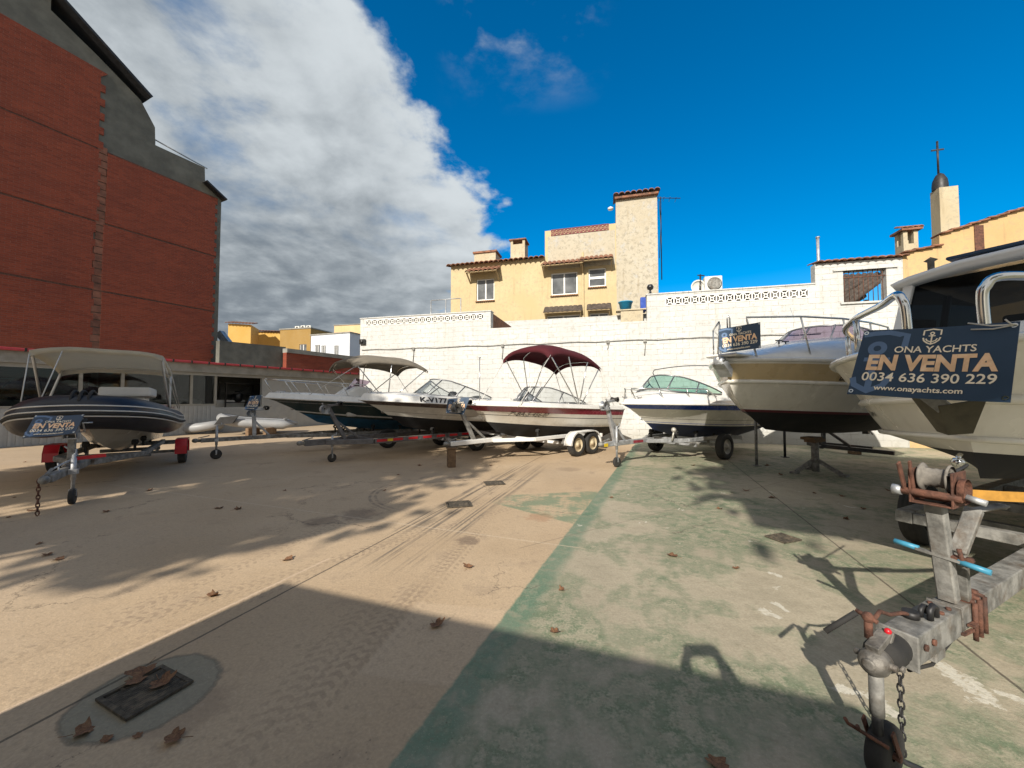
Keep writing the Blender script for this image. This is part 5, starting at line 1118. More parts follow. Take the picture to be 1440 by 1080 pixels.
for y in (-.45, .45):
    mb = MB(); mb.prism([(6.7, .55), (7.05, .55), (7.0, .1), (6.95, -.15), (6.85, -.15), (6.8, .1), (6.7, .2)], y - .06, y + .06); mb.lathe([(.07, -.14), (.08, 0), (.04, .12)], (6.95, y, -.02), 'x', 12)
    for k in range(3): a = k * 2.09; mb.beam((7.02, y, -.02), (7.06, y + .17 * math.cos(a), -.02 + .17 * math.sin(a)), .09, .015)
    mb.build('stern_drive', M_['darkmetal'], b6)
q = G(1147, 665); st = thing('boat_stand', 'grey steel pedestal stand with splayed feet under the cabin cruiser keel', 'boat stand', (q.x, q.y, 0), A6)
mb = MB(); mb.cyl((0, 0, .03), (0, 0, .62), .065, 12)
for a in range(3):
    an = a * 2.094 + .6; mb.beam((0, 0, .28), (.42 * math.cos(an), .42 * math.sin(an), .03), .05, .07); mb.cbox((.45 * math.cos(an), .45 * math.sin(an), .02), (.16, .12, .04))
mb.build('pedestal', M_['galvd'], st, .005); mb = MB(); mb.box(-.22, .22, -.1, .1, .62, .68); mb.box(-.32, .05, -.12, .12, .68, .73); mb.build('top_block', M_['wood'], st, .006)
for (px, py, px2, py2, lb) in ((1064, 655, 1062, 585, 'thin grey prop pole nearest the bow of the cabin cruiser'), (1104, 643, 1103, 600, 'darker thin prop pole further under the cabin cruiser')):
    q = G(px, py); tp = PY(px2, py2, q.y); mb = MB(); mb.cyl((0, 0, .01), (0, 0, tp.z), .03, 8); mb.cbox((0, 0, .008), (.14, .14, .014)); mb.cbox((0, 0, tp.z + .02), (.12, .1, .04)); o = mb.build('prop_pole', M_['galvd'] if px < 1100 else M_['darkmetal']); o.location = (q.x, q.y, 0); tag(o, lb, 'prop', 'props under the cabin cruiser')
q = G(1156, 634); q2 = G(1258, 644); t_ = thing('boat_cradle', 'low dark steel cradle frame lying behind the pedestal stand', 'cradle', (q.x, q.y, 0))
mb = MB(); dv = Vector((q2.x - q.x, q2.y - q.y, 0)); mb.beam((0, 0, .14), dv + Vector((0, 0, .12)), .09, .1); mb.beam((.3, .9, .14), dv + Vector((.3, .9, .12)), .09, .1); mb.beam((.05, 0, .2), (.05, 0, .6), .08, .08); mb.beam((.1, 0, .62), (dv * .42) + Vector((0, 0, .2)), .06, .07)
mb.beam((0, 0, .1), (.3, .9, .1), .08, .08); mb.build('frame', M_['darkmetal'], t_)
mb = MB()
for v in ((.0, 0), (.95, .9)): mb.box(v[0] - .1 + dv.x * .45, v[0] + .1 + dv.x * .45, v[1] - .1 + dv.y * .5, v[1] + .1 + dv.y * .5, .004, .08)
mb.build('foot', M_['wood'], t_)

# --- cabin boat at the right, on the near trailer
A7 = R(26.4); d7 = Vector((math.cos(A7), math.sin(A7), 0)); n7 = Vector((-math.sin(A7), math.cos(A7), 0))
C7 = Vector((1.46, 1.57, 0)); S7 = Vector((2.60, 2.34, .72))
b7 = boat('cabin_boat', 'large cream hulled cabin boat with dark wheelhouse windows looming at the right', 'cabin boat', S7, A7, 0)
h7 = Hull(7.4, 2.8, 1.14, 1.02, .50, .30, .24, .62, 2.9, .42, flare=1.2, crown=.04, cf=.90, taper=.04, cps=1.0)
h7.build(b7, [(-1, -.30, 'anti_black'), (-.30, 1, 'gelcream')], ns=34)
h7.rail(b7, 'gelcream', .035, w=.44, name='spray_rail'); h7.rail(b7, 'gel', .028); h7.rail(b7, 'gelcream', .022, w=0.02, name='chine_rail')
h7.deckmesh(b7, .56, wd=.16, floor=.45)
mb = MB(); W_ = 1.17
mb.prism([(2.55, 1.0), (2.73, 1.54), (5.62, 1.54), (5.75, 1.0)], -W_, W_); mb.build('wheelhouse_base', M_['cleanwhite'], b7, .03, seg=2)
mb = MB()
for s_ in (-1, 1):
    mb.beam((2.80, s_ * 1.10, 1.54), (2.98, s_ * 1.04, 2.15), .10, .09, 0, (0, 1, 0)); mb.beam((4.1, s_ * 1.10, 1.54), (4.15, s_ * 1.04, 2.15), .07, .07, 0, (0, 1, 0)); mb.beam((5.5, s_ * 1.10, 1.54), (5.45, s_ * 1.04, 2.15), .10, .09, 0, (0, 1, 0))
mb.beam((2.82, 0, 1.54), (3.0, 0, 2.15), .06, .05, 0, (0, 1, 0)); mb.build('window_pillar', M_['cleanwhite'], b7, .01)
mb = MB(); mb.add([(2.80, -1.08, 1.545), (2.80, 1.08, 1.545), (2.99, 1.02, 2.15), (2.99, -1.02, 2.15)], [(0, 1, 2, 3)])
mb.build('windscreen', M_['smoke'], b7)
mb = MB()
for s_ in (-1, 1): mb.add([(2.82, s_ * 1.10, 1.545), (5.5, s_ * 1.10, 1.545), (5.45, s_ * 1.04, 2.15), (2.99, s_ * 1.04, 2.15)], [(0, 1, 2, 3)])
mb.build('side_window', M_['smoke'], b7)
mb = MB(); fs = [-1, -.96, -.85, -.5, 0, .5, .85, .96, 1]; rows = []
for x, k, zz in ((2.66, .93, 2.09), (2.70, .97, 2.14), (2.9, 1, 2.18), (3.6, 1, 2.24), (5.2, 1, 2.26), (5.8, .98, 2.22)): rows.append([Vector((x + (.22 * f * f if x < 2.95 else 0), f * 1.24 * k, zz + .13 - .09 * f ** 4)) for f in fs])
mb.grid(rows); o = mb.build('wheelhouse_roof', M_['cleanwhite'], b7); s_ = o.modifiers.new('t', 'SOLIDIFY'); s_.thickness = .13; s_.offset = -1
mb = MB(); mb.box(3.2, 4.6, -.8, .8, 2.402, 2.44); mb.build('roof_panel', M_['navy'], o, .01)
mb = MB(); mb.lathe([(.14, 0), (.15, .05), (.1, .12), (0, .14)], (3.1, -.95, 2.28), 'z', 14); mb.lathe([(.03, 0), (.03, .1), (.06, .12), (.0, .16)], (2.95, .85, 2.26), 'z', 10); mb.build('horn', M_['galvd'], o)
mb = MB(); mb.box(3.3, 3.8, -.9, .9, .5, 1.5); mb.build('dashboard', M_['black'], b7); seat(b7, 4.4, .5, .9, .5, .5, 1.0, 'greyvinyl'); seat(b7, 4.4, -.5, .9, .5, .5, 1.0, 'greyvinyl')
# split pulpit of thick stainless tube
mb = MB(); r_ = .026
def dk7(t, f, dz=0): return h7.deck(t, f) + Vector((0, 0, dz))
for sd, y0 in ((1, .16), (-1, -.17)):
    z0 = 1.14
    pts = [Vector((.10, y0, z0)), Vector((.07, y0, z0 + .22)), Vector((.07, y0 + sd * .015, z0 + .29)), Vector((.12, y0 + sd * .06, z0 + .34))]
    for t in (.05, .10, .17, .26, .34): v = dk7(t, sd * .9); pts.append(Vector((v.x, v.y, v.z + (.34 if t < .3 else .30))))
    v = dk7(.37, sd * .9); pts += [Vector((v.x, v.y, v.z + .2)), Vector((v.x + .03, v.y, v.z))]
    sm = []
    for i in range(len(pts) - 1):
        p0, p1, p2, p3 = pts[max(0, i - 1)], pts[i], pts[i + 1], pts[min(len(pts) - 1, i + 2)]
        for k in range(5):
            u = k / 5; sm.append(.5 * ((2 * p1) + (p2 - p0) * u + (2 * p0 - 5 * p1 + 4 * p2 - p3) * u * u + (3 * p1 - p0 - 3 * p2 + p3) * u ** 3))
    sm.append(pts[-1]); mb.tube(sm, r_, 12)
    for t in (.10, .22): v = dk7(t, sd * .9); mb.cyl((v.x + .02, v.y, v.z), (v.x, v.y, v.z + .33), r_ * .85, 10)
mb.build('pulpit_rail', M_['chrome'], b7)
# plough anchor under the bow roller
mb = MB(); mb.beam((-.20, .05, .86), (-.11, -.05, .72), .07, .03, 0, (1, 0, 0)); mb.beam((-.12, -.05, .80), (.45, -.05, .98), .07, .05); ak = mb.build('anchor_shank', M_['galvd'], b7)
mb = MB(); mb.add([(-.06, .10, .80), (-.13, -.04, .74), (-.08, -.20, .78), (-.02, -.13, .585), (-.06, -.05, .57), (-.02, .0, .585)], [(0, 1, 4, 5), (1, 2, 3, 4)])
o = mb.build('anchor', M_['anchorgrey'], b7); s_ = o.modifiers.new('t', 'SOLIDIFY'); s_.thickness = .016
mb = MB(); mb.tube([(.30, .0, .33), (.24, .0, .35), (.24, 0, .40), (.29, 0, .42)], .014, 8); mb.ball((.25, 0, .375), .035, 8); mb.build('bow_eye', M_['chrome'], b7)
vs, fs = glyphs('7ª BA', .02); mb = MB(); out = []
for (u, v) in vs:
    X = 1.75 - u * .12; x0 = h7.x0(.25); t = (X - x0) / (h7.L - x0); ww = .25 + (v * .15) / (h7.zsh(t) - h7.zch(t)); pt = h7.P(t, ww, 1); out.append((X, pt.y + .012, pt.z))
mb.add(out, fs); mb.build('registration_letters', M_['ink'], b7)
# --- its trailer, close to the camera
t7 = thing('boat_trailer', 'heavy weathered galvanised trailer with rusty winch and hitch close to the camera', 'trailer', C7, A7, 'boat trailers')
zb = .47
mb = MB(); mb.box(.16, .66, -.055, .055, zb - .065, zb + .055); mb.box(.155, .165, -.068, .068, zb - .075, zb + .068); mb.box(.42, 6.2, -.05, .05, zb - .085, zb + .035) if False else mb.box(.66, 6.2, -.05, .05, zb - .06, zb + .05)
mb.box(.40, .50, -.045, .045, zb - .12, zb - .066)
for x in (2.6, 3.9, 5.0): mb.box(x, x + .09, -.72, -.052, zb - .055, zb + .03); mb.box(x, x + .09, .052, .72, zb - .055, zb + .03)
for s_ in (-1, 1): mb.box(2.2, 6.0, s_ * .72 - .045, s_ * .72 + .045, zb - .06, zb + .04) if False else mb.box(2.6, 6.0, s_ * .78 - .055, s_ * .78 + .055, zb - .06, zb + .04)
mb.build('frame', M_['galvd'], t7, .008, seg=2)
mb = MB(); mb.lathe([(.035, -.02), (.06, .0), (.062, .03), (.056, .06), (.06, .08), (.052, .10), (.056, .115), (.045, .15)], (.02, 0, zb), 'x', 18); mb.build('rubber_gaiter', M_['rubber'], t7)
mb = MB(); mb.lathe([(.034, .05), (.042, .02), (.048, -.02), (.050, -.04), (.044, -.064), (.026, -.08), (0, -.084)], (0, 0, zb - .008), 'x', 22); mb.beam((-.055, 0, zb + .045), (.06, 0, zb + .078), .045, .028); mb.beam((.04, 0, zb + .05), (.075, 0, zb + .085), .05, .02); mb.cyl((-.03, -.066, zb), (-.03, .066, zb), .013, 10); mb.lathe([(.022, .004), (.022, -.006), (.014, -.008), (.0, -.006)], (-.082, 0, zb - .004), 'x', 16)
for s_ in (-1, 1): mb.cyl((.03, s_ * .05, zb - .02), (.03, s_ * .066, zb - .02), .014, 6)
mb.build('coupler', M_['cast'], t7, .003)
mb = MB(); mb.ball((.05, -.012, zb + .094), .013, 10); mb.build('red_button', M_['redplastic'], t7)
mb = MB(); mb.tube([(.02, .02, zb + .13), (.10, .03, zb + .14), (.20, .035, zb + .10), (.30, .03, zb + .085), (.34, .02, zb + .075)], .008, 8); mb.ball((.0, .03, zb + .14), .022, 10); mb.cyl((.0, .03, zb + .06), (.0, .03, zb + .14), .015, 8); mb.cyl((.0, .0, zb + .135), (.0, .07, zb + .15), .009, 8); mb.build('hand_brake', M_['rust'], t7)
mb = MB(); mb.cyl((-.02, .06, zb + .15), (-.09, .14, zb + .05), .011, 8); mb.build('brake_grip', M_['rubber'], t7)
mb = MB(); mb.cyl((.36, .02, zb + .057), (.36, .02, zb + .085), .03, 12); mb.tube([(.40, -.03, zb + .06), (.40, -.03, zb + .10), (.43, -.03, zb + .115), (.46, -.03, zb + .10), (.46, -.03, zb + .06)], .012, 8); mb.tube([(.40, .0, zb + .06), (.40, .0, zb + .09), (.43, .0, zb + .1), (.46, .0, zb + .09), (.46, .0, zb + .06)], .01, 8); mb.build('cable_bracket', M_['darkmetal'], t7)
mb = MB()
for x in (.80, .865, .93):
    mb.cyl((x, -.062, zb - .12), (x, -.062, zb + .055), .010, 8); mb.cyl((x, -.062, zb + .055), (x, -.02, zb + .062), .009, 8); mb.cyl((x, -.03, zb + .05), (x, -.03, zb + .075), .014, 6)
mb.beam((.72, -.066, zb - .03), (.79, -.066, zb - .035), .02, .010); mb.beam((.64, -.062, zb - .05), (.74, -.068, zb - .052), .012, .012); mb.box(.78, .95, -.052, -.01, zb + .051, zb + .055); mb.build('u_bolt', M_['rust'], t7)
for x in (.25, .33):
    mb = MB(); mb.cyl((x, -.056, zb), (x, -.066, zb), .014, 6); mb.build('bolt', M_['rust'], t7)
jk = MB(); jk.cyl((-.03, .0, .06), (-.03, .0, zb - .13), .018, 14); o = jk.build('jockey_wheel', M_['darkmetal'], t7)
jk = MB(); jk.cyl((-.03, 0, zb - .21), (-.03, 0, zb - .05), .0235, 16); jk.build('clamp_sleeve', M_['galvd'], o)
jk = MB(); jk.lathe([(.02, -.03), (.075, -.034), (.098, -.028), (.105, -.01), (.105, .01), (.098, .028), (.075, .034), (.02, .03)], (.02, .0, .105), 'y', 26); jk.build('jockey_tyre', M_['rubber'], o)
jk = MB()
for s_ in (-1, 1): jk.beam((-.03, s_ * .045, .22), (.03, s_ * .045, .10), .022, .006, 0, (0, 1, 0)); jk.tube([(-.05, .04 * s_, .17), (-.08, .055 + .02 * s_, .19), (-.09, .06 + .02 * s_, .21)], .007, 6)
jk.cyl((.02, -.05, .105), (.02, .05, .105), .012, 8); jk.build('wheel_fork', M_['rust'], o)
ch = MB()
for k in range(11):
    z = zb - .085 - k * .031; c = Vector((.12, -.02, z)); ax = Vector((1, 0, 0)) if k % 2 else Vector((0, 1, 0))
    ch.tube([c + ax * .010 * math.cos(i * math.pi / 5) + Vector((0, 0, .021 * math.sin(i * math.pi / 5))) for i in range(10)], .0035, 5, True)
ch.build('chain', M_['darkmetal'], t7)
ch = MB(); ch.tube([(.12, -.02, .13), (.09, -.01, .10), (.085, -.01, .07), (.11, -.03, .045), (.17, -.085, .022)], .010, 8); ch.build('crank_handle', M_['darkmetal'], t7)
mb = MB(); mb.tube([(.34, .045, zb + .06), (.55, .058, zb + .01), (.9, .06, zb - .02), (1.6, .058, zb - .01), (3.4, .06, zb + .0)], .006, 6); mb.tube([(.2, -.02, zb - .1), (.4, -.03, zb - .13), (.8, -.02, zb - .075), (1.8, -.01, zb - .07)], .007, 6); mb.build('brake_cable', M_['rubber'], t7)
mb = MB(); mb.tube([(.66, -.056, zb - .06), (.66, -.056, zb + .056), (.66, .056, zb + .056), (.66, .056, zb - .06)], .006, 5); mb.build('weld_seam', M_['cast'], t7)
for x, y in ((.52, -.03), (.52, .03), (.60, -.03), (.60, .03)):
    mb = MB(); mb.cyl((x, y, zb + .054), (x, y, zb + .066), .010, 6); mb.build('bolt', M_['rust'], t7)
# winch post
mb = MB(); mb.beam((.72, 0, zb + .06), (.63, .01, 1.02), .06, .066, 0, (0, 1, 0)); po = mb.build('winch_post', M_['galvd'], t7, .006)
mb = MB(); mb.beam((.80, -.02, zb + .06), (.74, -.03, .76), .04, .06, 0, (0, 1, 0)); mb.beam((.74, -.03, .76), (.86, -.06, .96), .035, .06, 0, (0, 1, 0)); mb.beam((.85, -.05, .95), (.98, -.13, .98), .05, .012); mb.cyl((.96, -.14, .975), (.96, -.10, .975), .014, 8); mb.build('brace', M_['galvd'], po, .004)
mb = MB(); mb.beam((.68, .04, .76), (.68, -.06, .75), .05, .012); mb.tube([(.66, -.055, .80), (.66, -.065, .74), (.69, -.07, .72)], .009, 6); mb.cyl((.66, -.08, .75), (.70, -.08, .75), .016, 8); mb.build('pivot_bracket', M_['rust'], po)
mb = MB(); mb.beam((.66, .09, .755), (.66, -.06, .742), .028, .012); gb_ = mb.build('guide_bar', M_['galvd'], po)
mb = MB(); mb.cyl((.66, .17, .765), (.66, .08, .757), .013, 10); mb.build('bar_grip', M_['cyan'], gb_); mb = MB(); mb.cyl((.66, -.05, .742), (.66, -.15, .728), .013, 10); mb.build('bar_grip', M_['cyan'], gb_)
wz = 1.10; mb = MB()
for y in (-.075, .065): mb.box(.545, .71, y, y + .008, wz - .10, wz + .06)
mb.box(.545, .71, -.067, .065, wz - .10, wz - .092); mb.cyl((.56, -.10, wz - .05), (.56, .12, wz - .05), .018, 10); mb.cyl((.60, -.08, wz - .07), (.60, .08, wz - .07), .012, 8); mb.beam((.56, .09, wz - .04), (.50, .09, wz + .09), .03, .01, 0, (0, 1, 0)); mb.beam((.57, .06, wz - .06), (.53, .06, wz + .10), .02, .01, 0, (0, 1, 0)); mb.lathe([(.055, -.012), (.055, .012), (.02, .014)], (.60, -.095, wz - .02), 'y', 18)
wi = mb.build('winch', M_['rust'], po, .002)
mb = MB(); mb.lathe([(.062, -.052), (.068, -.046), (.062, -.04), (.042, -.038), (.045, -.02), (.041, -.015), (.046, 0), (.041, .012), (.045, .02), (.042, .036), (.062, .04), (.068, .046), (.062, .052)], (.63, .0, wz + .02), 'y', 22); mb.build('strap_drum', M_['rope'], wi)
mb = MB(); mb.cyl((.56, .10, wz - .05), (.56, .135, wz - .05), .024, 12); mb.build('drive_shaft', M_['galv'], wi); mb = MB(); mb.cyl((.60, -.10, wz - .045), (.60, -.16, wz - .06), .014, 10); mb.build('drive_shaft', M_['galv'], wi)
mb = MB(); mb.tube([(.64, -.04, wz + .04), (.95, -.02, wz + .06), (1.33, .085, 1.10)], .007, 6); mb.build('winch_cable', M_['darkmetal'], wi)
mb = MB(); mb.grid([[Vector((x, y, z - .022)), Vector((x + .004, y, z + .022))] for x, y, z in ((.66, -.09, 1.06), (.78, -.17, 1.055), (.95, -.27, 1.05), (1.2, -.42, 1.06), (1.6, -.62, 1.08))], sm=False); o = mb.build('tow_strap', M_['orange'], po); s_ = o.modifiers.new('t', 'SOLIDIFY'); s_.thickness = .008
mb = MB(); mb.cyl((.90, -.26, 1.09), (1.06, -.36, 1.085), .014, 10); mb.build('strap_handle', M_['rubber'], po)
mb = MB(); mb.beam((3.6, -.95, .32), (3.6, .95, .32), .07, .07); mb.build('axle', M_['galvd'], t7)
for s_ in (-1, 1): wheel(t7, (3.6, s_ * .98, .31), .31, .18, 'rim', s_)
for x in (3.0, 4.2):
    mb = MB(); mb.lathe([(.03, -.08), (.06, -.07), (.04, 0), (.06, .07), (.03, .08)], (x, 0, zb + .15), 'y', 14); mb.beam((x, -.09, zb + .05), (x, -.09, zb + .16), .03, .02); mb.beam((x, .09, zb + .05), (x, .09, zb + .16), .03, .02); mb.build('keel_roller', M_['rubber'], t7)

# --- inflatable with a rigid hull at the left
AR = R(126); pr = PY(108, 572, 6.15)
rb = boat('rigid_inflatable', 'navy black rigid inflatable boat with white stripes and cream sun canopy', 'inflatable boat', (pr.x, pr.y, .42), AR, 2)
rT = .285; path = [Vector(v) for v in ((4.4, -.70, .66), (3.4, -.75, .66), (2.2, -.78, .68), (1.35, -.76, .73), (.75, -.64, .79), (.36, -.40, .84), (.26, 0, .86), (.36, .40, .84), (.75, .66, .79), (1.35, .84, .73), (2.2, .90, .68), (3.4, .90, .66), (4.4, .88, .66))]
sm = []
for i in range(len(path) - 1):
    p0, p1, p2, p3 = path[max(0, i - 1)], path[i], path[i + 1], path[min(len(path) - 1, i + 2)]
    for k in range(5): u = k / 5; sm.append(.5 * ((2 * p1) + (p2 - p0) * u + (2 * p0 - 5 * p1 + 4 * p2 - p3) * u * u + (3 * p1 - p0 - 3 * p2 + p3) * u ** 3))
sm.append(path[-1]); mb = MB()
end0 = [path[0] + Vector((.55, .0, -.02)), path[0] + Vector((.3, 0, 0))]; end1 = [path[-1] + Vector((.3, 0, 0)), path[-1] + Vector((.55, 0, -.02))]
mb.tube(end0 + sm + end1, [.08, .2] + [rT] * len(sm) + [.2, .08], 20); mb.build('side_tube', M_['hypalon'], rb)
def offs(pts, da, dz):
    out = []
    for i in range(len(pts)):
        a = pts[max(0, i - 1)]; b = pts[min(len(pts) - 1, i + 1)]; tg = (b - a).normalized(); nn = tg.cross(Vector((0, 0, 1))).normalized(); out.append(pts[i] + nn * -da * (1) + Vector((0, 0, dz)))
    return out
tst = offs(sm, 1, 0)[len(sm) // 2]; sg = 1 if tst.x < sm[len(sm) // 2].x else -1
for nm, ms, ang, r_ in (('white_stripe', 'vinyl', 22, .012), ('white_stripe', 'vinyl', 4, .012), ('white_stripe', 'vinyl', -14, .012), ('rubbing_strake', 'rubber', -5, .03)):
    mb = MB(); mb.tube(offs(sm, sg * rT * math.cos(R(ang)), rT * math.sin(R(ang))), r_, 6); mb.build(nm, M_[ms], rb)
mb = MB()
for k in (-1, 0, 1): mb.tube([Vector((.30 + .02 * abs(k), k * .1 - .0, .95)) + Vector((math.cos(R(a)) * -.262, 0, math.sin(R(a)) * .262)) for a in range(-10, 150, 15)], .022, 6)
mb.build('bow_patch', M_['rubber'], rb)
hr = Hull(4.5, 1.3, .70, .62, .36, .22, .34, .9, 2.2, .6, crown=.02); hr.rake = .9
o = hr.build(rb, [(-1, 1, 'gelcream')]); o.location = (.28, 0, .0)
mb = MB(); mb.grid([[Vector((x, y, .66)) for y in (-.7, 0, .7)] for x in (.9, 2.5, 4.6)]); mb.build('cockpit_floor', M_['floorin'], rb)
mb = MB(); mb.box(1.6, 2.35, -.66, .1, 1.17, 1.36); mb.box(1.72, 2.3, -.55, 0, .66, 1.17); mb.build('white_seat_box', M_['vinyl'], rb, .04, seg=2)
mb = MB(); mb.prism([(2.5, .66), (3.2, .66), (3.0, 1.25), (2.7, 1.3)], -.35, .35); mb.build('console', M_['greyvinyl'], rb, .04, seg=2)
mb = MB(); mb.grid([[Vector((1.6 + 2.9 * i / 8, -.72 - .02 * (i % 2), .98)), Vector((1.6 + 2.9 * i / 8, -.66, 1.0))] for i in range(9)]); mb.tube([(1.6, -.75, 1.0), (3, -.77, 1.0), (4.5, -.76, .98)], .02, 6); mb.build('red_lifeline', M_['maroon'], rb)
mb = MB(); mb.lathe([(.05, -.4), (.17, -.38), (.22, -.2), (.23, .12), (.15, .26), (0, .3)], (4.75, 0, 1.2), 'z', 16); mb.box(4.78, 4.95, -.07, .07, .1, .85); mb.build('outboard_engine', M_['darkmetal'], rb)
canopy(rb, 1.15, 2.75, .86, 2.0, 'cream_cloth', [(1.2, 2.05, .9, .95), (2.7, 2.15, .9, .95)], straps=((.02, -1, 3.2, -.95, .95), (.02, 1, .75, .8, 1.05), (.98, -1, 3.6, -.95, .95), (.02, .55, .6, .55, 1.08)), drop=.10, ends=.05, tilt=-.22, val=.10, frame='vinyl', r=.02)
tr = trailer('trailer with red mudguards and upright chain under the navy inflatable boat', (-5.95, 4.95), AR, 4.35, .46, 1.98, .265, 1.7, .9, 1, 'rim', 'redplastic', (.95, .62, .0), fr='galvd', jx=.62, jr=.11, mudflat=True, jz=.7)
mb = MB()
for k in range(9):
    c = Vector((.05, .07, .44 - k * .05)); ax = Vector((1, 0, 0)) if k % 2 else Vector((0, 1, 0)); mb.tube([c + ax * .016 * math.cos(i * math.pi / 4) + Vector((0, 0, .034 * math.sin(i * math.pi / 4))) for i in range(8)], .007, 5, True)
mb.build('chain', M_['rust'], tr)
mb = MB(); mb.tube([(.3, .02, .55), (.55, -.06, .62), (.8, .05, .52), (1.0, -.05, .66), (.9, .06, .8)], .012, 6); mb.tube([(.35, -.03, .5), (.7, .07, .58), (.95, -.02, .5), (1.1, .04, .7)], .010, 6); mb.build('coiled_cable', M_['galv'], tr)
mb = MB(); mb.beam((1.0, -.02, .60), (1.05, -.34, .62), .04, .05); mb.build('red_arm', M_['redplastic'], tr)

# --- two small grey dinghies lying by the workshop
def dinghy(label, x, y, a, L, z=.18, tilt=0.0, oar=False):
    t = thing('dinghy', label, 'dinghy', (x, y, z), a, 'grey dinghies by the workshop', ry=tilt)
    w = .52; pts = [Vector(v) for v in ((L, -w, .05), (L * .6, -w, .05), (L * .3, -w * .95, .07), (L * .1, -w * .6, .14), (0, 0, .20), (L * .1, w * .6, .14), (L * .3, w * .95, .07), (L * .6, w, .05), (L, w, .05))]
    s2 = []
    for i in range(len(pts) - 1):
        p0, p1, p2, p3 = pts[max(0, i - 1)], pts[i], pts[i + 1], pts[min(len(pts) - 1, i + 2)]
        for k in range(4): u = k / 4; s2.append(.5 * ((2 * p1) + (p2 - p0) * u + (2 * p0 - 5 * p1 + 4 * p2 - p3) * u * u + (3 * p1 - p0 - 3 * p2 + p3) * u ** 3))
    s2.append(pts[-1]); m = MB(); m.tube([pts[0] + Vector((.4, 0, 0))] + s2 + [pts[-1] + Vector((.4, 0, 0))], [.03] + [.19] * len(s2) + [.03], 14); m.build('side_tube', M_['tubegrey'], t)
    m = MB(); m.tube([v + Vector((0, 0, .19)) for v in s2], .012, 5); m.build('grab_line', M_['darkmetal'], t)
    m = MB(); m.box(.9, L, -.38, .38, -.08, -.04); m.box(L * .5, L * .5 + .2, -.45, .45, .12, .16); m.box(L - .04, L, -.4, .4, -.05, .3); m.build('floor_board', M_['greyvinyl'], t)
    return t
q = G(330, 607); dinghy('pale grey inflatable dinghy lying flat along the workshop wall', q.x, q.y - 1.0, R(172), 2.7)
q = G(318, 604, .25); dinghy('pale grey inflatable dinghy tilted bow up beside the open doorway', q.x - .5, q.y + .4, R(22), 2.3, .5, R(4))
m = MB(); m.prism([(-.3, 0), (.35, .05), (.55, .35), (-.1, .3)], -.04, .04); q = PY(322, 578, 15.6); o = m.build('engine_cover', M_['black']); o.location = (q.x, q.y - .3, .45); o.rotation_euler = (0, 0, R(10)); 
tag(o, 'black flat engine cover leaning at the bow of the tilted dinghy', 'cover')
m = MB()
for x in (-.35, .35): m.box(x - .06, x + .06, -.35, .35, 0, .30)
o = m.build('trestle', M_['wood']); o.location = (q.x + 1.2, q.y + .2, 0); tag(o, 'pair of low timber blocks under the tilted dinghy', 'blocks')

# --- boats kept inside the workshop, seen through its windows
def inside(label, s, y, m_, L=4.6):
    c = WK.o + WK.e * s + WK.n * y; t = thing('stored_boat', label, 'motorboat', (c.x, c.y, .55), WK.a + R(8), 'boats stored inside the workshop')
    hh = Hull(L, 1.9, .95, .85, .5, .35, .3, 1.1); hh.build(t, [(-1, 0, 'anti_black'), (0, .7, m_), (.7, 1, 'gel')]); hh.deckmesh(t, .4, floor=.4); screen(t, hh, 1.5, 3.0, .7, .4, .4, 'clear', 'blackalu')
    mb_ = MB(); mb_.tube([(2, -.8, .9), (2.5, -.8, 1.6), (2.5, .8, 1.6), (2, .8, .9)], .02, 6); mb_.build('arch', M_['darkmetal'], t)
    mb_ = MB()
    for x in (1.0, 3.6): mb_.box(x, x + .2, -.6, .6, -.53, .02)
    mb_.build('trestle', M_['wood'], t); return t
inside('stored motorboat with a dark hull behind the leftmost shop windows', -2.2, 1.3, 'char')
inside('stored white motorboat behind the middle shop windows', 3.4, 1.5, 'gelcream', 4.2)
inside('stored pale motorboat inside the dark doorway', 9.6, 1.9, 'gelcream', 4.4)
t_ = thing('engine_rack', 'dark metal rack frame standing behind the middle shop window', 'rack', WK.o + WK.e * 6.6 + WK.n * .9, WK.a); m = MB()
for x in (0, 1.5):
    for y in (0, .5): m.beam((x, y, 0.02), (x + .06, y, 2.2), .05, .05)
for z in (1.3, 1.75, 2.2): m.beam((0, 0, z), (1.55, 0, z), .04, .05); m.beam((0, .5, z), (1.55, .5, z), .04, .05)
m.beam((.2, .25, 1.3), (1.2, .25, 2.1), .04, .04); m.build('rack_frame', M_['darkmetal'], t_); m = MB(); m.lathe([(.1, -.3), (.2, -.2), (.22, .1), (.1, .25)], (.7, .25, 1.6), 'z', 12); m.build('spare_engine', M_['black'], t_)

# ------------------------------------------------------------------ for-sale boards
TL, TR, BR, BL = PY(1216, 465, 2.42), PY(1435, 452, 1.90), PY(1421, 566, 1.88), PY(1191, 554, 2.42)
s_, q7 = sign('large navy EN VENTA sale board tied to the pulpit of the cabin boat', TL, TR, BR, BL)
m = MB(); c = TR + Vector((-.02, -.0, -.015))
for d_ in ((-.10, .12, .03), (-.06, .14, .0), (-.03, .02, .03)): m.tube([c, c + Vector(d_) * .5 + Vector((0, 0, -.01)), c + Vector(d_)], .004, 5)
Mt = Matrix.Translation(-(TL + TR + BR + BL) / 4); m.build('tie_cord', M_['vinyl'], s_, M=Mt); m = MB(); m.tube([TL + Vector((.01, 0, -.02)), TL + Vector((.02, .05, .03))], .004, 5); m.build('tie_cord', M_['vinyl'], s_, M=Mt)
s_, _ = sign('navy EN VENTA sale board on the bow of the tall cabin cruiser', PY(1010, 463, 5.95), PY(1069, 453, 5.75), PY(1070, 489, 5.75), PY(1012, 497, 5.95))
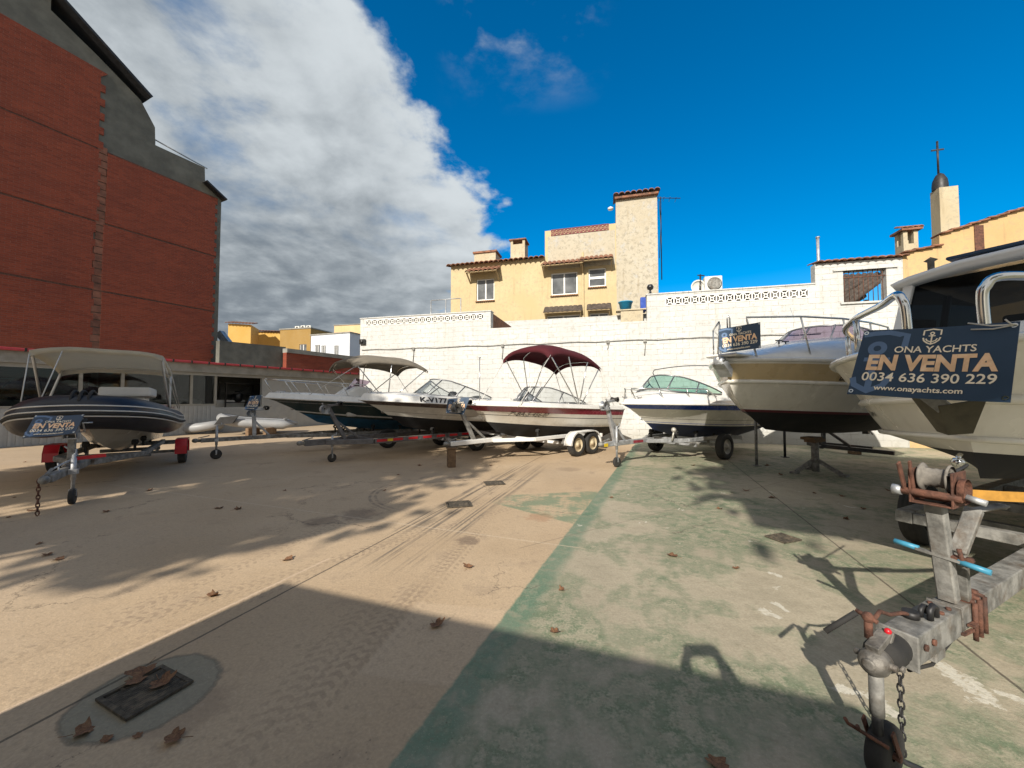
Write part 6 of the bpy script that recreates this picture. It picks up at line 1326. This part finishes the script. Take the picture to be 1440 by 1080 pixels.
c = PY(1024, 462, 5.95); m = MB(); m.tube([(0, .02, -.1), (0, .02, .16), (.02, .02, .2), (.04, .02, .16), (.04, .02, -.1)], .012, 7); o = m.build('sign_hook', M_['chrome'], s_); o.location = c - s_.location
sign('navy EN VENTA sale board slung low across the bow of the inflatable', PY(50, 584, 5.62), PY(119, 583, 5.72), PY(105, 609, 5.50), PY(31, 616, 5.36))
sign('small navy EN VENTA sale board by the winch of the maroon striped bowrider', PY(630, 561, 8.72), PY(661, 558, 8.62), PY(652, 583, 8.58), PY(627, 581, 8.70))
sign('small navy EN VENTA sale board tilted on the bow of the charcoal boat', PY(352, 557, 9.75), PY(369, 555, 9.95), PY(361, 577, 9.8), PY(343, 576, 9.6))

# ------------------------------------------------------------------ grates, leaves
def grate(label, c, w, d_, a):
    t = thing('drain_grate', label, 'drain', (c.x, c.y, .006), a, 'drains set in the yard'); m = MB()
    m.box(-w / 2, w / 2, -d_ / 2, -d_ / 2 + .02, 0, .012); m.box(-w / 2, w / 2, d_ / 2 - .02, d_ / 2, 0, .012); m.box(-w / 2, -w / 2 + .02, -d_ / 2 + .02, d_ / 2 - .02, 0, .012); m.box(w / 2 - .02, w / 2, -d_ / 2 + .02, d_ / 2 - .02, 0, .012)
    k = -w / 2 + .045
    while k < w / 2 - .03: m.box(k - .007, k + .007, -d_ / 2 + .02, d_ / 2 - .02, .001, .009); k += .017
    for y in (-d_ / 6, d_ / 6): m.box(-w / 2 + .02, w / 2 - .02, y - .006, y + .006, .0, .007)
    m.build('bars', mat('grimy cast iron', (.07, .057, .04), .95, .0, .5, 30, (.17, .13, .085), .9, dscale=14), t)
    m = MB(); m.box(-w / 2 + .005, w / 2 - .005, -d_ / 2 + .005, d_ / 2 - .005, -.004, -.001); m.build('sump', mat('silt', (.03, .026, .02), .95, 0, .5, 14), t); return t
grate('large square drain grate covered with dry leaves in the near shadow', G(205, 974), .30, .27, R(-24))
grate('small square drain between the skid marks, the nearer of the two', G(645, 710), .34, .3, R(15))
grate('small square drain near the twin axle trailer, the farther of the two', G(695, 680), .34, .3, R(15))
grate('small dark drain in the green floor at the right', G(1101, 758), .26, .22, R(20))
def leaf_mesh(seed, curl):
    rd = random.Random(seed); n = 22; out = []
    for i in range(n):
        a = 2 * math.pi * i / n; lobe = .62 + .38 * abs(math.cos(2.5 * a)) ** 1.2; r = lobe * (1 + rd.uniform(-.12, .12)); out.append((r * math.cos(a), r * math.sin(a)))
    vs = []; fs = []
    for ring, k in ((0, .0), (1, .5), (2, 1.0)):
        for (x, y) in out: X, Y = x * k, y * k; vs.append(Vector((X * (1 - .25 * curl * k), Y, curl * (.5 * Y * Y + .3 * X * X * (1 if seed % 2 else -.2)) + rd.uniform(-.04, .04) * k + .03)))
    for g_ in (0, 1):
        for i in range(n): j = (i + 1) % n; fs.append((g_ * n + i, g_ * n + j, (g_ + 1) * n + j, (g_ + 1) * n + i))
    m = MB(); m.add(vs, fs, 0, True); m.tube([(-.6, 0, .04), (-1.0, .02, .05), (-1.45, .12, .1)], .025, 5); return m
protos = []
for k in range(4):
    o = leaf_mesh(k + 3, .55 + .25 * k).build('dry_leaf', M_['leaf']); protos.append(o)
used = set(); rl = random.Random(5)
def leaf(px, py, size, label, grp='fallen leaves on the yard', z=.004, k=None):
    k = rl.randrange(4) if k is None else k; src = protos[k]
    if k not in used: o = src; used.add(k)
    else: o = src.copy(); COL.objects.link(o)
    q = G(px, py); o.location = (q.x, q.y, z); o.scale = (size, size, size * .8); o.rotation_euler = (rl.uniform(-.15, .15), rl.uniform(-.15, .15), rl.uniform(0, 6.28)); tag(o, label, 'leaf', grp)
leaf(200, 950, .07, 'large curled brown leaf lying across the near drain grate', z=.02, k=1); leaf(228, 966, .06, 'pale crumpled leaf at the right of the near drain grate', z=.02, k=2); leaf(190, 964, .05, 'darker flat leaf at the left of the near drain grate', z=.02, k=0)
leaf(118, 1030, .055, 'dark curled leaf on the floor left below the near drain grate', k=3); leaf(245, 1040, .05, 'rusty folded leaf on the floor right below the near drain grate', k=2); leaf(151, 1040, .028, 'tiny curled leaf below the near drain grate', k=1); leaf(194, 1036, .02, 'smallest scrap of leaf below the near drain grate', k=0)
leaf(300, 838, .06, 'crumpled leaf lying in the sunlit band left of centre', k=3); leaf(405, 787, .06, 'curled leaf at the edge of the soft shade', k=1); leaf(658, 798, .05, 'curled leaf standing in the sunlit tan concrete', k=2); leaf(1008, 1075, .05, 'red brown leaf at the bottom edge of the near shadow', k=0)
for px, py in ((308, 715), (335, 716), (55, 765), (68, 781), (83, 787), (945, 782), (1012, 716), (1030, 693), (790, 830), (1085, 700), (1145, 694), (1185, 698), (1214, 716), (1098, 668), (1078, 655), (1018, 660), (975, 655), (1050, 690), (590, 655), (570, 645), (540, 690), (46, 718), (12, 728), (20, 700), (35, 650), (210, 690), (150, 720), (690, 655), (615, 880), (780, 890), (1035, 800), (1250, 690), (1190, 730), (560, 668), (400, 690), (860, 700)):
    leaf(px, py, .028 + .035 * rl.random(), 'small dry brown leaf lying flat on the open yard', 'small dry leaves scattered on the yard')

# ------------------------------------------------------------------ behind the camera: what throws the shadows
sh = Vector((math.sin(SUN_AZ), math.cos(SUN_AZ), 0)) / math.tan(SUN_EL)      # shadow offset per metre of height
hw = 2.5; e0 = G(400, 819) - sh * hw; e1 = G(1203, 992) - sh * hw
sw = thing('street_wall', 'rendered street wall with coping behind the photographer', 'wall', (e0.x, e0.y, 0), math.atan2(e1.y - e0.y, e1.x - e0.x)); Lw = (e1 - e0).length
m = MB(); m.box(0, Lw, -.25, 0, 0, hw - .06); m.build('wall_body', M_['conc2'], sw); m = MB(); m.box(0, Lw, -.28, .0, hw - .058, hw); m.build('coping', M_['conc'], sw)
def tree(label, x, y, hb, ht, r, n, seed, off=(0, 0)):
    rd = random.Random(seed); t = thing('plane_tree', label, 'tree', (x, y, 0), 0, 'plane trees on the street'); m = MB()
    m.tube([(off[0], off[1], 0), (off[0] * .95 + .1, off[1] * .95 + .05, hb * .5), (off[0] * .6 - .05, off[1] * .6 + .1, hb * .9), (.1, 0, (hb + ht) / 2), (.0, .1, ht * .92)], [.28, .22, .19, .12, .03], 9)
    for k in range(9):
        a = rd.uniform(0, 6.28); z = hb + (ht - hb) * rd.uniform(0, .6); m.tube([(0, .05, z - .3), (r * .4 * math.cos(a), r * .4 * math.sin(a), z + .5), (r * .85 * math.cos(a), r * .85 * math.sin(a), z + 1.2)], [.09, .06, .02], 6)
    m.build('trunk', M_['bark'], t); m = MB(); zc, hz_ = (hb + ht) / 2, (ht - hb) / 2
    cl = []
    for k in range(60):
        while True:
            v = Vector((rd.uniform(-1, 1), rd.uniform(-1, 1), rd.uniform(-1, 1)))
            if v.length < 1: break
        cl.append((Vector((v.x * r, v.y * r, zc + v.z * hz_)), rd.uniform(.45, .95)))
    for k in range(n):
        c, cr = cl[rd.randrange(len(cl))]; p_ = c + Vector((rd.gauss(0, .45), rd.gauss(0, .45), rd.gauss(0, .35))) * cr; s_ = rd.uniform(.10, .2); e = Vector((rd.gauss(0, 1), rd.gauss(0, 1), rd.gauss(0, .6))).normalized(); f_ = e.orthogonal().normalized(); f_.rotate(Matrix.Rotation(rd.uniform(0, 6.28), 3, e))
        g_ = e.cross(f_); m.add([p_ - f_ * s_, p_ + g_ * s_ * .7, p_ + f_ * s_, p_ - g_ * s_ * .7], [(0, 1, 2, 3)])
    m.build('crown', M_['green'], t)
def under(px, py, hgt): q = G(px, py) - sh * hgt; return q.x, q.y
for (gx, gy, zc, r, dz, n, lb, sd_) in ((-3.5, 7.5, 8.2, 2.6, 2.6, 7500, 'leafy plane tree nearest the brick building behind the camera', 1), (-6.7, 10.2, 9.0, 2.8, 2.7, 5000, 'tall leafy plane tree second along the street behind the camera', 2),
                                 (-8.8, 8.4, 8.0, 2.4, 2.2, 1500, 'thinner plane tree by the brick building behind the camera', 3), (-5.0, 11.6, 9.5, 2.6, 2.4, 7000, 'tallest plane tree in the row behind the camera', 4), (4.55, 6.75, 8.6, .85, .9, 1600, 'slim plane tree behind the raised block at the right', 5)):
    q = Vector((gx, gy, 0)) - sh * zc; tree(lb, q.x, q.y, zc - dz, zc + dz, r, n, sd_, (3.4, -1.5) if sd_ == 5 else (0, 0))
# unseen raised block behind the camera, added to shade the boats at the right
hb = 6.0; c0 = G(1060, 741) - sh * hb; sh2 = thing('shade_block', 'unseen raised block on posts, added behind the camera to cast shade', 'house', (c0.x, c0.y, 0), R(-28))
m = MB(); m.box(0, 9, 0, 3.4, hb, hb + 2.6); m.build('wall', STO, sh2, .01); m = MB(); tiles(m, -.1, 9.2, 3.45, hb + 2.62, -.1, hb + 2.9); m.build('roof', M_['terra'], sh2)
for x in (6.2, 8.8):
    for y in (.2, 3.2): m = MB(); m.box(x - .12, x + .12, y - .12, y + .12, 0, hb); m.build('post', M_['conc2'], sh2)
for x in (1.5, 4.2, 6.9): window(sh2, (x, x + 1.1, hb + .9, hb + 2.1), y=3.4)
# ------------------------------------------------------------------ the photographer, whose shadow falls in front
pe = thing('person', 'person in dark jacket and jeans holding a phone up with both hands', 'person', (0.10, -.47, 0), 0)
def skin(name, verts, edges, rad, mats, parent, sub=1):
    me = bpy.data.meshes.new(name); me.from_pydata(verts, edges, []); me.materials.append(mats); o = bpy.data.objects.new(name, me); COL.objects.link(o); o.parent = parent
    s_ = o.modifiers.new('skin', 'SKIN'); s_.use_smooth_shade = True
    for i, r in enumerate(rad): me.skin_vertices[0].data[i].radius = r if isinstance(r, tuple) else (r, r)
    me.skin_vertices[0].data[0].use_root = True
    if sub: m = o.modifiers.new('sub', 'SUBSURF'); m.levels = sub; m.render_levels = sub
    return o
V, E, Rr = [], [], []
def jn(p, r, par=None): V.append(p); Rr.append(r); (E.append((par, len(V) - 1)) if par is not None else None); return len(V) - 1
pel = jn((0, 0, .80), (.155, .11)); wa = jn((0, .0, .93), (.13, .095), pel); chs = jn((0, .01, 1.10), (.16, .11), wa); up_ = jn((0, .0, 1.22), (.13, .09), chs); nk = jn((0, .01, 1.29), .05, up_); hd = jn((0, .03, 1.36), (.07, .08), nk); hc = jn((0, .04, 1.43), (.078, .095), hd); ht_ = jn((.03, .03, 1.54), (.06, .07), hc); no = jn((0, .135, 1.41), .012, hc)
for s_ in (-1, 1):
    ea = jn((s_ * .082, .02, 1.42), .014, hc)
    sh_ = jn((s_ * .165, 0, 1.21), .055, up_); el_ = jn((s_ * .21, .26, 1.12), .065, sh_); wr = jn((s_ * .115 - .02, .40, 1.36), .05, el_); pm = jn((s_ * .095 - .03, .43, 1.43), (.045, .03), wr)
    for k in range(4): f1 = jn((s_ * (.10 - .004 * k) - .03, .445 + .004 * k, 1.475 - .016 * k + .02), .0085, pm); f2 = jn((s_ * .085 - .03, .475, 1.485 - .015 * k + .02), .0078, f1); jn((s_ * (.068 - .003 * k) - .03, .487, 1.488 - .015 * k + .018), .007, f2)
    t1 = jn((s_ * .085 - .03, .425, 1.46), .0095, pm); jn((s_ * .055 - .03, .438, 1.475), .008, t1)
    hp = jn((s_ * .09, 0, .74), .085, pel); kn = jn((s_ * .10, .03, .43), .056, hp); an = jn((s_ * .10, -.01, .09), .038, kn); ft = jn((s_ * .11, .11, .045), (.04, .03), an); jn((s_ * .115, .18, .035), (.03, .022), ft)
SK = mat('skin', (.48, .28, .19), .5, 0, .06)
skin('body', V, E, Rr, SK, pe, 2)
def grow(name, ids, add, m): 
    ix = {v: i for i, v in enumerate(ids)}; return skin(name, [V[i] for i in ids], [(ix[a], ix[b]) for a, b in E if a in ix and b in ix], [tuple(x + add for x in (Rr[i] if isinstance(Rr[i], tuple) else (Rr[i], Rr[i]))) for i in ids], m, pe, 2)
arm = [i for i in range(len(V)) if (abs(abs(V[i][0]) - .165) < .001 or abs(abs(V[i][0]) - .21) < .001)]
grow('jacket', [pel, wa, chs, up_] + arm, .014, mat('dark jacket', (.02, .022, .028), .8))
legs = [i for i in range(len(V)) if V[i][2] in (.74, .43, .09)]
grow('trousers', [pel] + legs, .012, mat('denim', (.03, .05, .10), .85))
m = MB()
for s_ in (-1, 1): m.ball((s_ * .11, .08, .04), .06, 12, 0, (.8, 2.0, .75)); m.ball((s_ * .10, .0, .06), .05, 12, 0, (.9, 1.1, 1.1))
m.build('shoes', M_['black'], pe)
m = MB(); m.ball((0, .015, 1.455), .105, 16, 0, (.86, 1.0, .88)); m.ball((0, -.03, 1.38), .085, 14, 0, (.9, .7, 1.3)); m.build('hair', mat('brown hair', (.03, .018, .010), .6), pe)
m = MB()
for s_ in (-1, 1): m.ball((s_ * .032, .118, 1.43), .012, 10)
m.build('eyes', M_['white'], pe); m = MB(); m.tube([(-.025, .118, 1.365), (0, .126, 1.363), (.025, .118, 1.365)], .006, 6); m.build('mouth', M_['maroon'], pe)
ph = thing('phone', 'black phone held sideways up in the hands of the photographer', 'phone', (.06, -.03, 1.505)); m = MB(); m.box(-.075, .075, -.008, 0, -.036, .036); m.build('phone_body', M_['black'], ph, .003, seg=2)
m = MB(); m.box(-.07, .07, -.0095, -.0085, -.032, .032); m.build('screen', M_['pane'], ph); m = MB(); m.cyl((-.06, .0005, -.005), (-.06, .003, -.005), .008, 14); m.cyl((-.06, .0005, .02), (-.06, .003, .02), .008, 14); m.build('lens', M_['pane'], ph)
